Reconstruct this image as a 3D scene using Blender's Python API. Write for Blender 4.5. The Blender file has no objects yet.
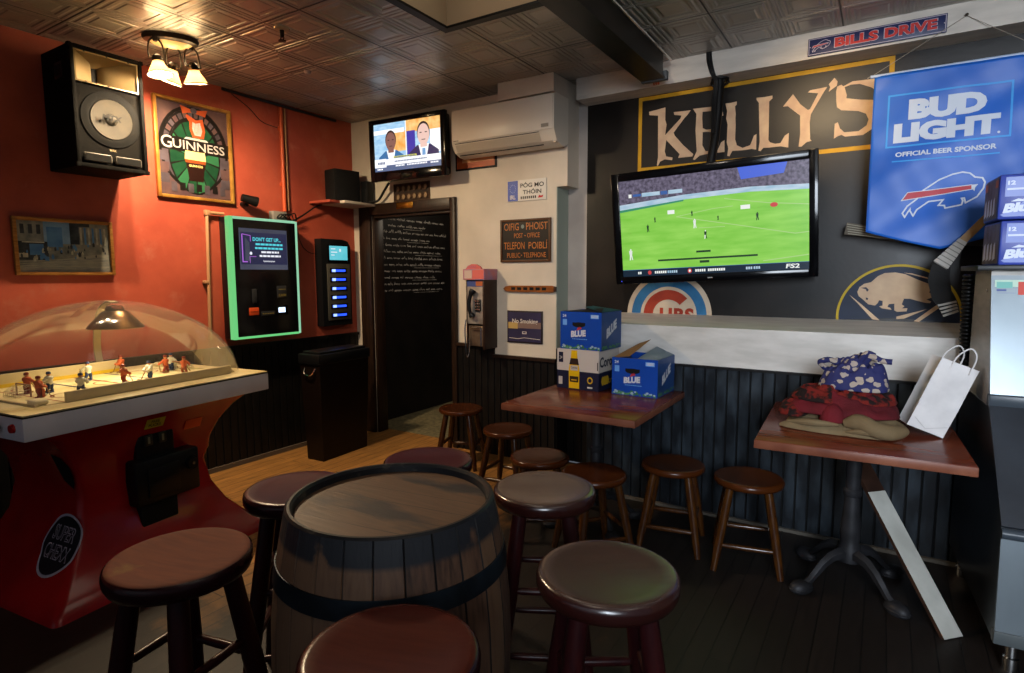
import bpy, bmesh, math, random
from mathutils import Vector, Matrix, noise as mnoise
random.seed(11)
PI = math.pi
R = math.radians
sc = bpy.context.scene
COL = sc.collection

# ------------------------------------------------------------------ room measures (metres)
WL, WB, WK, WS = -4.285, 4.01, 4.20, 3.675      # left wall, back wall, mural wall, wainscot front
CZ = 2.906                                      # ceiling height

# ------------------------------------------------------------------ materials
MATS = {}
def lin(c):
    if isinstance(c, str):
        c = c.lstrip('#'); c = [int(c[i:i+2], 16)/255 for i in (0, 2, 4)]
        c = [x/12.92 if x <= .04045 else ((x+.055)/1.055)**2.4 for x in c]
    return (c[0], c[1], c[2], 1.0)

def base(name):
    m = bpy.data.materials.new(name); m.use_nodes = True
    nt = m.node_tree
    b = nt.nodes['Principled BSDF']
    return m, nt, b

def mat(name, c1='#888888', rough=.5, metal=0.0, c2=None, ns=6.0, st=(1, 1, 1), bump=0.0, bs=60.0, bst=None, detail=5.0,
        lo=.35, hi=.65, coat=0.0, em=None, es=0.0, spec=.24, r2=None, sheen=0.0):
    if name in MATS: return MATS[name]
    m, nt, b = base(name)
    N, L = nt.nodes, nt.links
    b.inputs['Base Color'].default_value = lin(c1)
    b.inputs['Roughness'].default_value = rough
    b.inputs['Metallic'].default_value = metal
    b.inputs['Coat Weight'].default_value = coat
    b.inputs['Coat Roughness'].default_value = .12
    b.inputs['Specular IOR Level'].default_value = spec
    b.inputs['Sheen Weight'].default_value = sheen
    tc = N.new('ShaderNodeTexCoord')
    if c2 is not None or r2 is not None:
        mp = N.new('ShaderNodeMapping'); mp.inputs['Scale'].default_value = st
        L.new(tc.outputs['Object'], mp.inputs['Vector'])
        nz = N.new('ShaderNodeTexNoise'); nz.inputs['Scale'].default_value = ns; nz.inputs['Detail'].default_value = detail
        L.new(mp.outputs['Vector'], nz.inputs['Vector'])
        rp = N.new('ShaderNodeMapRange'); rp.inputs['From Min'].default_value = lo; rp.inputs['From Max'].default_value = hi
        L.new(nz.outputs['Fac'], rp.inputs['Value'])
        if c2 is not None:
            mx = N.new('ShaderNodeMix'); mx.data_type = 'RGBA'
            mx.inputs[6].default_value = lin(c1); mx.inputs[7].default_value = lin(c2)
            L.new(rp.outputs['Result'], mx.inputs[0]); L.new(mx.outputs[2], b.inputs['Base Color'])
        if r2 is not None:
            mr = N.new('ShaderNodeMapRange'); mr.inputs['To Min'].default_value = rough; mr.inputs['To Max'].default_value = r2
            L.new(rp.outputs['Result'], mr.inputs['Value']); L.new(mr.outputs['Result'], b.inputs['Roughness'])
    if bump:
        n2 = N.new('ShaderNodeTexNoise'); n2.inputs['Scale'].default_value = bs; n2.inputs['Detail'].default_value = 4
        if bst:
            mp2 = N.new('ShaderNodeMapping'); mp2.inputs['Scale'].default_value = bst
            L.new(tc.outputs['Object'], mp2.inputs['Vector']); L.new(mp2.outputs['Vector'], n2.inputs['Vector'])
        else:
            L.new(tc.outputs['Object'], n2.inputs['Vector'])
        bp = N.new('ShaderNodeBump'); bp.inputs['Strength'].default_value = bump; bp.inputs['Distance'].default_value = .01
        L.new(n2.outputs['Fac'], bp.inputs['Height']); L.new(bp.outputs['Normal'], b.inputs['Normal'])
    if em is not None:
        b.inputs['Emission Color'].default_value = lin(em); b.inputs['Emission Strength'].default_value = es
    MATS[name] = m
    return m

def glow(name, c, s=1.0, c2=None, ns=8.0, st=(1, 1, 1), lo=.35, hi=.65, vor=False):
    """a lit screen or lamp surface: gives off light of colour c (mottled with c2)"""
    if name in MATS: return MATS[name]
    m, nt, b = base(name); N, L = nt.nodes, nt.links
    b.inputs['Base Color'].default_value = (.005, .005, .005, 1); b.inputs['Roughness'].default_value = .25
    b.inputs['Emission Strength'].default_value = s
    b.inputs['Emission Color'].default_value = lin(c)
    if c2:
        tc = N.new('ShaderNodeTexCoord'); mp = N.new('ShaderNodeMapping'); mp.inputs['Scale'].default_value = st
        L.new(tc.outputs['Object'], mp.inputs['Vector'])
        nz = N.new('ShaderNodeTexNoise'); nz.inputs['Scale'].default_value = ns; nz.inputs['Detail'].default_value = 5
        L.new(mp.outputs['Vector'], nz.inputs['Vector'])
        rp = N.new('ShaderNodeMapRange'); rp.inputs['From Min'].default_value = lo; rp.inputs['From Max'].default_value = hi
        L.new(nz.outputs['Fac'], rp.inputs['Value'])
        mx = N.new('ShaderNodeMix'); mx.data_type = 'RGBA'; mx.inputs[6].default_value = lin(c); mx.inputs[7].default_value = lin(c2)
        L.new(rp.outputs['Result'], mx.inputs[0]); L.new(mx.outputs[2], b.inputs['Emission Color'])
    MATS[name] = m
    return m

# ------------------------------------------------------------------ mesh collector
_TXT = {}
def text_geo(s, bold, spacing):
    k = (s, bold, spacing)
    if k in _TXT: return _TXT[k]
    cu = bpy.data.curves.new('lettering', 'FONT'); cu.body = s; cu.size = 1; cu.offset = bold; cu.space_character = spacing
    cu.resolution_u = 3
    o = bpy.data.objects.new('lettering', cu); COL.objects.link(o)
    dg = bpy.context.evaluated_depsgraph_get(); dg.update()
    me = bpy.data.meshes.new_from_object(o.evaluated_get(dg))
    vs = [v.co.copy() for v in me.vertices]; fs = [tuple(p.vertices) for p in me.polygons]
    bpy.data.objects.remove(o); bpy.data.curves.remove(cu); bpy.data.meshes.remove(me)
    _TXT[k] = (vs, fs)
    return _TXT[k]

class G:
    def __init__(s): s.v, s.f, s.m, s.sm, s.X = [], [], [], [], Matrix.Identity(4)
    def add(s, vs, fs, mat=0, smooth=False, fn=None):
        o = len(s.v)
        for p in vs:
            p = Vector(p)
            if fn: p = Vector(fn(p))
            s.v.append(s.X @ p)
        flip = s.X.determinant() < 0
        for f in fs:
            f = tuple(i+o for i in f)
            s.f.append(f[::-1] if flip else f); s.m.append(mat); s.sm.append(smooth)
        return s
    def at(s, loc=(0, 0, 0), rot=(0, 0, 0), sca=(1, 1, 1)):
        from mathutils import Euler
        s.X = Matrix.Translation(loc) @ Euler(rot).to_matrix().to_4x4() @ Matrix.Diagonal((*sca, 1)); return s
    def home(s): s.X = Matrix.Identity(4); return s
    def box(s, x0, x1, y0, y1, z0, z1, mat=0, bev=0.0, seg=2):
        bm = bmesh.new(); bmesh.ops.create_cube(bm, size=1)
        for v in bm.verts:
            v.co = Vector(((x0+x1)/2+v.co.x*(x1-x0), (y0+y1)/2+v.co.y*(y1-y0), (z0+z1)/2+v.co.z*(z1-z0)))
        if bev: bmesh.ops.bevel(bm, geom=bm.edges[:], offset=bev, segments=seg, profile=.5, affect='EDGES')
        bm.verts.index_update()
        s.add([v.co.copy() for v in bm.verts], [tuple(v.index for v in f.verts) for f in bm.faces], mat, bool(bev)); bm.free(); return s
    def hexa(s, c8, mat=0):   # 4 bottom then 4 top, both counter-clockwise from above
        return s.add(c8, [(3, 2, 1, 0), (4, 5, 6, 7), (0, 1, 5, 4), (1, 2, 6, 5), (2, 3, 7, 6), (3, 0, 4, 7)], mat)
    def cyl(s, p0, p1, r0, r1=None, n=16, mat=0, caps=True):
        r1 = r0 if r1 is None else r1
        p0, p1 = Vector(p0), Vector(p1); d = (p1-p0).normalized()
        a = d.orthogonal().normalized(); b = d.cross(a)
        vs = [p + (a*math.cos(t)+b*math.sin(t))*r for p, r in ((p0, r0), (p1, r1)) for t in [2*PI*i/n for i in range(n)]]
        s.add(vs, [(i, (i+1) % n, n+(i+1) % n, n+i) for i in range(n)], mat, True)
        if caps: s.add(vs, [tuple(range(n))[::-1], tuple(range(n, 2*n))], mat)
        return s
    def lathe(s, prof, n=32, c=(0, 0, 0), mat=0, cap0=False, cap1=False, flat=False):
        vs = [(c[0]+r*math.cos(2*PI*i/n), c[1]+r*math.sin(2*PI*i/n), c[2]+z) for r, z in prof for i in range(n)]
        fs = [(j*n+i, j*n+(i+1) % n, (j+1)*n+(i+1) % n, (j+1)*n+i) for j in range(len(prof)-1) for i in range(n)]
        s.add(vs, fs, mat, not flat)
        if cap0: s.add(vs[:n], [tuple(range(n))[::-1]], mat)
        if cap1: s.add(vs[-n:], [tuple(range(n))], mat)
        return s
    def tube(s, pts, r, n=8, mat=0, closed=False, rs=None):
        P = [Vector(p) for p in pts]; rings = []; a = None
        for i, p in enumerate(P):
            d = (P[min(i+1, len(P)-1)]-P[max(i-1, 0)])
            d = d.normalized() if d.length > 1e-9 else Vector((0, 0, 1))
            a = d.orthogonal().normalized() if a is None else (a-d*a.dot(d)).normalized()
            b = d.cross(a); rr = rs[i] if rs else r
            rings.append([p+(a*math.cos(2*PI*k/n)+b*math.sin(2*PI*k/n))*rr for k in range(n)])
        vs = [q for ring in rings for q in ring]
        fs = [(j*n+i, j*n+(i+1) % n, (j+1)*n+(i+1) % n, (j+1)*n+i) for j in range(len(P)-1) for i in range(n)]
        s.add(vs, fs, mat, True)
        s.add(vs, [tuple(range(n))[::-1], tuple(range(len(vs)-n, len(vs)))], mat)
        return s
    def prism(s, poly, y0, y1, mat=0, side=None):   # polygon in the local XZ plane, from y0 (front) back to y1
        A = sum(p[0]*q[1]-q[0]*p[1] for p, q in zip(poly, poly[1:]+poly[:1]))
        if A < 0: poly = poly[::-1]
        n = len(poly)
        vs = [(x, y0, z) for x, z in poly]+[(x, y1, z) for x, z in poly]
        s.add(vs, [tuple(range(n))], mat)
        s.add(vs, [tuple(range(n, 2*n))[::-1]]+[(i, n+i, n+(i+1) % n, (i+1) % n) for i in range(n)], mat if side is None else side)
        return s
    def flat(s, poly, y, mat=0, fn=None):
        A = sum(p[0]*q[1]-q[0]*p[1] for p, q in zip(poly, poly[1:]+poly[:1]))
        if A < 0: poly = poly[::-1]
        return s.add([(x, y, z) for x, z in poly], [tuple(range(len(poly)))], mat, fn=fn)
    def rect(s, x0, x1, z0, z1, y, mat=0): return s.flat([(x0, z0), (x1, z0), (x1, z1), (x0, z1)], y, mat)
    def line(s, pts, w, y, mat=0, closed=False):
        P = [Vector((a, b)) for a, b in pts]; n = len(P); L_, R_ = [], []
        for i in range(n):
            a = P[i-1] if (i or closed) else P[i]; b = P[(i+1) % n] if (i < n-1 or closed) else P[i]
            d1 = (P[i]-a); d2 = (b-P[i])
            d1 = d1.normalized() if d1.length > 1e-9 else d2.normalized(); d2 = d2.normalized() if d2.length > 1e-9 else d1
            nn = Vector((-d1.y-d2.y, d1.x+d2.x)); nn = nn.normalized() if nn.length > 1e-6 else Vector((-d1.y, d1.x))
            k = max(.5, nn.dot(Vector((-d1.y, d1.x)))); o = nn*(w/2/k)
            L_.append(P[i]+o); R_.append(P[i]-o)
        vs = [(p.x, y, p.y) for p in R_]+[(p.x, y, p.y) for p in L_]
        fs = [(i, (i+1) % n, n+(i+1) % n, n+i) for i in range(n if closed else n-1)]
        return s.add(vs, fs, mat)
    def frame(s, x0, x1, z0, z1, w, y, mat=0): return s.line([(x0+w/2, z0+w/2), (x1-w/2, z0+w/2), (x1-w/2, z1-w/2), (x0+w/2, z1-w/2)], w, y, mat, True)
    def arc(s, cx, cz, r0, r1, a0, a1, y, mat=0, n=40, kz=1.0):
        vs = []
        for i in range(n+1):
            t = R(a0+(a1-a0)*i/n)
            vs += [(cx+r0*math.cos(t), y, cz+kz*r0*math.sin(t)), (cx+r1*math.cos(t), y, cz+kz*r1*math.sin(t))]
        return s.add(vs, [(2*i, 2*i+1, 2*i+3, 2*i+2) for i in range(n)], mat)
    def disc(s, cx, cz, rx, rz, y, mat=0, n=32, fn=None):
        return s.flat([(cx+rx*math.cos(2*PI*i/n), cz+rz*math.sin(2*PI*i/n)) for i in range(n)], y, mat, fn)
    def text(s, t, x, y, z, h, w=None, bold=0.0, mat=0, al='c', sh=0.0, rise=0.0, sp=1.0, fn=None):
        vs, fs = text_geo(t, bold, sp)
        x0, x1 = min(v.x for v in vs), max(v.x for v in vs); y0, y1 = min(v.y for v in vs), max(v.y for v in vs)
        kz = h/(y1-y0); kx = (w/(x1-x0)) if w else kz
        W = (x1-x0)*kx; ox = {'c': -W/2, 'l': 0, 'r': -W}[al]
        out = []
        for v in vs:
            a = (v.x-x0)*kx+ox; b = (v.y-y0)*kz
            out.append((x+a+sh*b, y, z+b+rise*a))
        return s.add(out, fs, mat, fn=fn)
    def dice(s, step=.03):      # cut large faces along a grid in X and Z so that they can follow a curved surface
        bm = bmesh.new(); vs = [bm.verts.new(v) for v in s.v]; lay = bm.faces.layers.int.new('m')
        for f, m_ in zip(s.f, s.m):
            try: fc = bm.faces.new([vs[i] for i in f]); fc[lay] = m_
            except ValueError: pass
        for ax in (0, 2):
            lo, hi = min(v[ax] for v in s.v), max(v[ax] for v in s.v); k = lo+step
            while k < hi:
                no = (1, 0, 0) if ax == 0 else (0, 0, 1); co = (k, 0, 0) if ax == 0 else (0, 0, k)
                bmesh.ops.bisect_plane(bm, geom=bm.verts[:]+bm.edges[:]+bm.faces[:], plane_co=co, plane_no=no); k += step
        bm.verts.index_update()
        s.v = [v.co.copy() for v in bm.verts]; s.f = [tuple(v.index for v in f.verts) for f in bm.faces]; s.m = [f[lay] for f in bm.faces]; s.sm = [False]*len(s.f); bm.free(); return s
    def build(s, name, mats, parent=None, loc=(0, 0, 0), rot=(0, 0, 0), sharp=40, weld=False, sub=0):
        me = bpy.data.meshes.new(name)
        me.from_pydata([tuple(v) for v in s.v], [], s.f)
        mats = mats if isinstance(mats, (list, tuple)) else [mats]
        for m in mats: me.materials.append(m)
        me.polygons.foreach_set('material_index', s.m); me.polygons.foreach_set('use_smooth', s.sm)
        if weld:
            bm = bmesh.new(); bm.from_mesh(me); bmesh.ops.remove_doubles(bm, verts=bm.verts, dist=1e-5); bm.to_mesh(me); bm.free()
        me.validate(); me.update()
        try: me.set_sharp_from_angle(angle=R(sharp))
        except Exception: pass
        o = bpy.data.objects.new(name, me); COL.objects.link(o)
        o.location = loc; o.rotation_euler = rot
        if parent: o.parent = parent
        if sub:
            md = o.modifiers.new('smooth', 'SUBSURF'); md.levels = sub; md.render_levels = sub
        return o

def tag(o, label, cat, group=None, kind=None):
    o['label'] = label; o['category'] = cat
    if group: o['group'] = group
    if kind: o['kind'] = kind
    return o
def thing(name, label, cat, loc=(0, 0, 0), rot=(0, 0, 0), group=None):
    o = bpy.data.objects.new(name, None); o.empty_display_size = .05; COL.objects.link(o)
    o.location = loc; o.rotation_euler = rot if isinstance(rot, (tuple, list)) or hasattr(rot, 'x') else (0, 0, rot)
    return tag(o, label, cat, group)
def structure(o, label, cat): return tag(o, label, cat, None, 'structure')
def clone(o, parent=None):
    c = o.copy(); COL.objects.link(c)
    if parent: c.parent = parent
    for ch in list(o.children): clone(ch, c)
    return c
def bez(pts, n=10):            # smooth path through points (Catmull-Rom)
    P = [Vector(p) for p in pts]; P = [2*P[0]-P[1]]+P+[2*P[-1]-P[-2]]; out = []
    for i in range(1, len(P)-2):
        for k in range(n):
            t = k/n; a, b, c, d = P[i-1:i+3]
            out.append(.5*((2*b)+(c-a)*t+(2*a-5*b+4*c-d)*t*t+(3*b-a-3*c+d)*t*t*t))
    return out+[P[-2]]

BACK, LEFT = 0.0, PI/2        # facing of things on the back wall and on the left wall

# ------------------------------------------------------------------ palette
BLK = mat('black_paint', '#0d0c0c', .45)
BLK_GLOSS = mat('black_gloss', '#08080a', .12)
BLK_MATTE = mat('black_matte', '#0b0b0b', .8)
BLK_PLAST = mat('black_plastic', '#111214', .35)
CHROME = mat('chrome', '#c9c9c9', .18, 1.0)
STEEL = mat('brushed_steel', '#7f888d', .38, .85, c2='#737c82', ns=2, st=(2, 2, 1))
BRASS = mat('brass', '#b48a3c', .28, 1.0, c2='#7a5a22', ns=14)
BRONZE = mat('dark_bronze', '#2a211b', .42, .8)
WHITE = mat('white_print', '#d9d6cf', .6)
CREAM = mat('cream_paint', '#d8bd97', .65, c2='#c9a87e', ns=9)
YELLOW = mat('yellow_paint', '#c9951b', .6, c2='#b07f14', ns=12)
CARD = mat('raw_cardboard', '#6b5236', .85)
RED_P = mat('red_print', '#b3262a', .55)
NAVY_P = mat('navy_print', '#1a2148', .55)
OAK = mat('light_oak_frame', '#b07a3a', .45, c2='#8a5a26', ns=10, st=(1, 8, 8))

# ================================================================== THE SETTING
def plaster_material():
    m, nt, b = base('red_plaster'); N, L = nt.nodes, nt.links
    tc = N.new('ShaderNodeTexCoord')
    def nz(scale, detail, lo, hi, rough=.6):
        n = N.new('ShaderNodeTexNoise'); n.inputs['Scale'].default_value = scale; n.inputs['Detail'].default_value = detail; n.inputs['Roughness'].default_value = rough
        L.new(tc.outputs['Object'], n.inputs['Vector']); r = N.new('ShaderNodeMapRange'); r.inputs['From Min'].default_value = lo; r.inputs['From Max'].default_value = hi
        L.new(n.outputs['Fac'], r.inputs['Value']); return r.outputs['Result'], n.outputs['Fac']
    f1, n1 = nz(1.6, 8, .34, .66); f2, n2 = nz(4.5, 10, .56, .76, .7)
    mx = N.new('ShaderNodeMix'); mx.data_type = 'RGBA'; mx.inputs[6].default_value = lin('#b2533c'); mx.inputs[7].default_value = lin('#8f3b2b'); L.new(f1, mx.inputs[0])
    m2 = N.new('ShaderNodeMix'); m2.data_type = 'RGBA'; m2.inputs[7].default_value = lin('#a8604c'); L.new(f2, m2.inputs[0]); L.new(mx.outputs[2], m2.inputs[6])
    L.new(m2.outputs[2], b.inputs['Base Color']); b.inputs['Roughness'].default_value = .5; b.inputs['Specular IOR Level'].default_value = .3
    bp = N.new('ShaderNodeBump'); bp.inputs['Strength'].default_value = .12; bp.inputs['Distance'].default_value = .01; L.new(n2, bp.inputs['Height']); L.new(bp.outputs['Normal'], b.inputs['Normal'])
    return m
RED_W = plaster_material()
WHT_W = mat('off_white_plaster', '#c6bbab', .7, c2='#b8ad9e', ns=3, bump=.06, bs=22)
GREY_W = mat('grey_white_paint', '#a59d96', .6, c2='#968e88', ns=4)
LEDGE_W = mat('ledge_white_paint', '#c4c0ba', .5, c2='#b2aea8', ns=5, st=(1, 4, 4))
GREEN_W = mat('grey_green_paint', '#8f9a90', .6)
BLK_WAIN = mat('black_wainscot_lit', '#181b1f', .34, c2='#323b43', ns=5, st=(2.5, 2.5, .9), lo=.42, hi=.75, r2=.5, bump=.06, bs=30)  # blue-grey light on the boards below the ledge is painted in
BLK_WALL = mat('blackened_wall', '#141110', .6, c2='#1d1815', ns=5, bump=.05)
MURAL_BLK = mat('mural_black', '#080706', .36, c2='#1a130e', ns=2.4, detail=7, r2=.44, bump=.05, bs=40, spec=.3)
DARKWOOD = mat('dark_door_wood', '#2c1d15', .4, c2='#1c120d', ns=7, st=(10, 10, 1))
TILE = mat('corridor_tile', '#8a8062', .5, c2='#5f5842', ns=26, detail=6)

def floor_material():
    m, nt, b = base('worn_lamplit_floor_boards'); N, L = nt.nodes, nt.links
    tc = N.new('ShaderNodeTexCoord'); mp = N.new('ShaderNodeMapping'); mp.inputs['Rotation'].default_value = (0, 0, PI/2)
    L.new(tc.outputs['Object'], mp.inputs['Vector'])
    br = N.new('ShaderNodeTexBrick'); br.inputs['Scale'].default_value = 1; br.inputs['Brick Width'].default_value = 1.5; br.inputs['Row Height'].default_value = .085
    br.inputs['Mortar Size'].default_value = .0025; br.inputs['Color1'].default_value = (.7, .7, .7, 1); br.inputs['Color2'].default_value = (1, 1, 1, 1); br.inputs['Mortar'].default_value = (.05, .05, .05, 1)
    L.new(mp.outputs['Vector'], br.inputs['Vector'])
    g = N.new('ShaderNodeTexNoise'); g.inputs['Scale'].default_value = 9; g.inputs['Detail'].default_value = 8
    ms = N.new('ShaderNodeMapping'); ms.inputs['Scale'].default_value = (6, .8, 1); L.new(tc.outputs['Object'], ms.inputs['Vector']); L.new(ms.outputs['Vector'], g.inputs['Vector'])
    # varnish wear, plus the lamp's light pool painted golden by the left wall
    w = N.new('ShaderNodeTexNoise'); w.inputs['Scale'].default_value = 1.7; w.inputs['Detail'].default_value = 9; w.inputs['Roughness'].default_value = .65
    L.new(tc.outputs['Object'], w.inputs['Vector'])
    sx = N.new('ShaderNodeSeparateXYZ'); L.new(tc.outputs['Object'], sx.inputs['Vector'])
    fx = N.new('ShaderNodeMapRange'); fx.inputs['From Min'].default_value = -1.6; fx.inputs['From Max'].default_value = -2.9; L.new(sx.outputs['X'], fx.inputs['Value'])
    fy = N.new('ShaderNodeMapRange'); fy.inputs['From Min'].default_value = 1.0; fy.inputs['From Max'].default_value = 2.3; L.new(sx.outputs['Y'], fy.inputs['Value'])  # fades toward the camera, painting in the shade of the foreground
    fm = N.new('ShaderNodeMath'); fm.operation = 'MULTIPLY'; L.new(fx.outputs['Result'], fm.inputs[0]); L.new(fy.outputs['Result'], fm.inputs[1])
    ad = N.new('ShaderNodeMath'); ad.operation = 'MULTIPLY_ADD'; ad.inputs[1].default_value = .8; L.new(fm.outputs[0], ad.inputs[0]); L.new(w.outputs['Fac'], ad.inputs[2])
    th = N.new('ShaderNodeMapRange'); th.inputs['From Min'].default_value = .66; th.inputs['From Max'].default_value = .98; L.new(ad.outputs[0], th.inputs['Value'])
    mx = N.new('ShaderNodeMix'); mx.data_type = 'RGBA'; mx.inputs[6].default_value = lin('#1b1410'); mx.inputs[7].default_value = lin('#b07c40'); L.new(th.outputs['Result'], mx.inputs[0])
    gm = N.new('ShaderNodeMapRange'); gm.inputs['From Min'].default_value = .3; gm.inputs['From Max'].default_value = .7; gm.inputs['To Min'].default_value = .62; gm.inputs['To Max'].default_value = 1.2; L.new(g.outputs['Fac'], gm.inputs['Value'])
    m1 = N.new('ShaderNodeMix'); m1.data_type = 'RGBA'; m1.blend_type = 'MULTIPLY'; m1.inputs[0].default_value = 1; L.new(mx.outputs[2], m1.inputs[6]); L.new(br.outputs['Color'], m1.inputs[7])
    m2 = N.new('ShaderNodeVectorMath'); m2.operation = 'SCALE'; L.new(m1.outputs[2], m2.inputs[0]); L.new(gm.outputs['Result'], m2.inputs['Scale'])
    L.new(m2.outputs[0], b.inputs['Base Color'])
    b.inputs['Roughness'].default_value = .5
    bp = N.new('ShaderNodeBump'); bp.inputs['Strength'].default_value = .35; bp.inputs['Distance'].default_value = .004
    L.new(br.outputs['Fac'], bp.inputs['Height']); bp.invert = True; L.new(bp.outputs['Normal'], b.inputs['Normal'])
    return m

def tin_material():
    """pressed tin ceiling panels: nested squares on a 0.305 m grid, dark joints every 0.61 m"""
    m, nt, b = base('pressed_tin'); N, L = nt.nodes, nt.links
    tc = N.new('ShaderNodeTexCoord'); sx = N.new('ShaderNodeSeparateXYZ'); L.new(tc.outputs['Object'], sx.inputs['Vector'])
    def mth(op, a, bb=None, c=None):
        n = N.new('ShaderNodeMath'); n.operation = op
        for i, q in enumerate((a, bb, c)):
            if q is None: continue
            if hasattr(q, 'links'): L.new(q, n.inputs[i])
            else: n.inputs[i].default_value = q
        return n.outputs[0]
    def cheb(pitch):
        ds = []
        for ax, off in (('X', .274), ('Y', .24)):
            f = mth('FRACT', mth('DIVIDE', mth('ADD', sx.outputs[ax], off+12.2), pitch))
            ds.append(mth('ABSOLUTE', mth('SUBTRACT', f, .5)))
        return mth('MAXIMUM', ds[0], ds[1]), ds
    d, ds = cheb(.305); D, DS = cheb(.61)
    rp = N.new('ShaderNodeValToRGB'); L.new(d, rp.inputs['Fac']); cr = rp.color_ramp
    cr.elements[0].position = 0; cr.elements[0].color = (.55, .55, .55, 1); cr.elements[1].position = .5; cr.elements[1].color = (.2, .2, .2, 1)
    for p, v in ((.20, .55), (.23, .3), (.28, .3), (.31, .75), (.36, .75), (.39, .35), (.42, .35), (.44, .85), (.475, .85), (.49, .2)):
        e = cr.elements.new(p); e.color = (v, v, v, 1)
    joint = N.new('ShaderNodeMapRange'); joint.inputs['From Min'].default_value = .488; joint.inputs['From Max'].default_value = .497; L.new(D, joint.inputs['Value'])
    nz = N.new('ShaderNodeTexNoise'); nz.inputs['Scale'].default_value = 3.0; nz.inputs['Detail'].default_value = 6; L.new(tc.outputs['Object'], nz.inputs['Vector'])
    hh = mth('ADD', mth('MULTIPLY_ADD', joint.outputs['Result'], -1.2, rp.outputs['Color']), mth('MULTIPLY', nz.outputs['Fac'], .5))
    bp = N.new('ShaderNodeBump'); bp.inputs['Strength'].default_value = 1.0; bp.inputs['Distance'].default_value = .03; L.new(hh, bp.inputs['Height']); L.new(bp.outputs['Normal'], b.inputs['Normal'])
    mx = N.new('ShaderNodeMix'); mx.data_type = 'RGBA'; mx.inputs[6].default_value = lin('#b3ada6'); mx.inputs[7].default_value = lin('#8f8982'); L.new(nz.outputs['Fac'], mx.inputs[0])
    m2 = N.new('ShaderNodeMix'); m2.data_type = 'RGBA'; m2.inputs[7].default_value = (.012, .011, .01, 1); L.new(joint.outputs['Result'], m2.inputs[0]); L.new(mx.outputs[2], m2.inputs[6])
    L.new(m2.outputs[2], b.inputs['Base Color'])
    b.inputs['Metallic'].default_value = .45; b.inputs['Roughness'].default_value = .33
    return m
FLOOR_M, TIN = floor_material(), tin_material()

Y0 = -2.6                                              # how far the room is built behind the camera
XR = 1.35                                              # right wall
structure(G().box(WL-.1, XR+.1, Y0, 4.15, -.1, 0).build('floor', FLOOR_M), 'worn dark wooden bar floor, golden where worn and where lamp light is painted in', 'floor')
structure(G().box(WL-.1, -2.9, 4.15, 5.75, -.1, .006).build('floor', TILE), 'beige tiled floor of the corridor behind the doorway', 'floor')

# ceiling with the light well cut into it
hx0, hx1, hy0, hy1 = -2.185, -1.0, 1.55, 2.79
g = G()
for a, b_, c_, d_ in ((WL-.1, hx0, Y0, 4.25), (hx1, XR+.1, Y0, 4.25), (hx0, hx1, Y0, hy0), (hx0, hx1, hy1, 4.25)):
    g.box(a, b_, c_, d_, CZ, CZ+.06)
structure(g.build('ceiling', TIN), 'dark pressed tin tile ceiling', 'ceiling')
WELL = mat('light_well_beige', '#a8957c', .6)
g = G().box(hx0-.02, hx0, hy0, hy1, CZ+.061, CZ+.42).box(hx1, hx1+.02, hy0, hy1, CZ+.061, CZ+.42).box(hx0, hx1, hy1, hy1+.02, CZ+.061, CZ+.42).box(hx0, hx1, hy0-.02, hy0, CZ+.061, CZ+.42).box(hx0-.02, hx1+.02, hy0-.02, hy1+.02, CZ+.42, CZ+.44)
g.box(hx0-.001, hx0+.002, hy0, hy1, CZ, CZ+.061).box(hx0, hx1, hy1-.002, hy1+.001, CZ, CZ+.061)
structure(g.build('trim_1', WELL), 'beige painted light well let into the ceiling', 'light well')
g = G().box(hx0-.045, hx0+.004, hy0, hy1+.045, CZ-.014, CZ).box(hx0, hx1, hy1-.004, hy1+.045, CZ-.014, CZ)
structure(g.build('trim_2', BLK), 'black edging round the light well', 'trim')

# left wall
structure(G().box(WL-.1, WL, Y0, 4.13, .95, CZ).build('wall_left', RED_W), 'mottled red orange plaster wall on the left', 'wall')
GROOVE = mat('groove_black', '#050505', .8)
BLK_BOARD = mat('shaded_black_boards', '#0d0c0c', .4, c2='#171514', ns=6, st=(3, 3, 1))  # darker copy of the wainscot black, shade painted in for the dim runs
def beadboard(length, h, pitch=.066, groove=.009):
    """flat beaded boards with narrow dark grooves, running along local X, front at y = 0"""
    g = G(); n = max(1, round(length/pitch)); p = length/n
    for i in range(n):
        x = i*p; q = [(x+groove/2, .010), (x+groove/2, .0025), (x+groove/2+.002, 0), (x+p-groove/2-.002, 0), (x+p-groove/2, .0025), (x+p-groove/2, .010)]
        m = len(q); g.add([(a_, b_, 0) for a_, b_ in q]+[(a_, b_, h) for a_, b_ in q], [(k, k+1, m+k+1, m+k) for k in range(m-1)], 0)
    g.box(0, length, .009, .03, 0, h, 1)
    return g
g = beadboard(6.7, .93); structure(g.build('wall_left', [BLK_BOARD, GROOVE], None, (WL+.012, Y0, 0), (0, 0, PI/2)), 'black boarded wainscot along the red wall', 'wainscot')
structure(G().box(WL, WL+.03, Y0, 4.01, .93, .955).build('trim_3', BLK), 'black cap rail above the left wainscot', 'trim')
structure(G().box(WL, WL+.028, Y0, 4.01, 0, .035).build('baseboard_left', mat('worn_grey_trim', '#5c5148', .6)), 'thin worn trim where the red wall meets the floor', 'baseboard')

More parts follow.
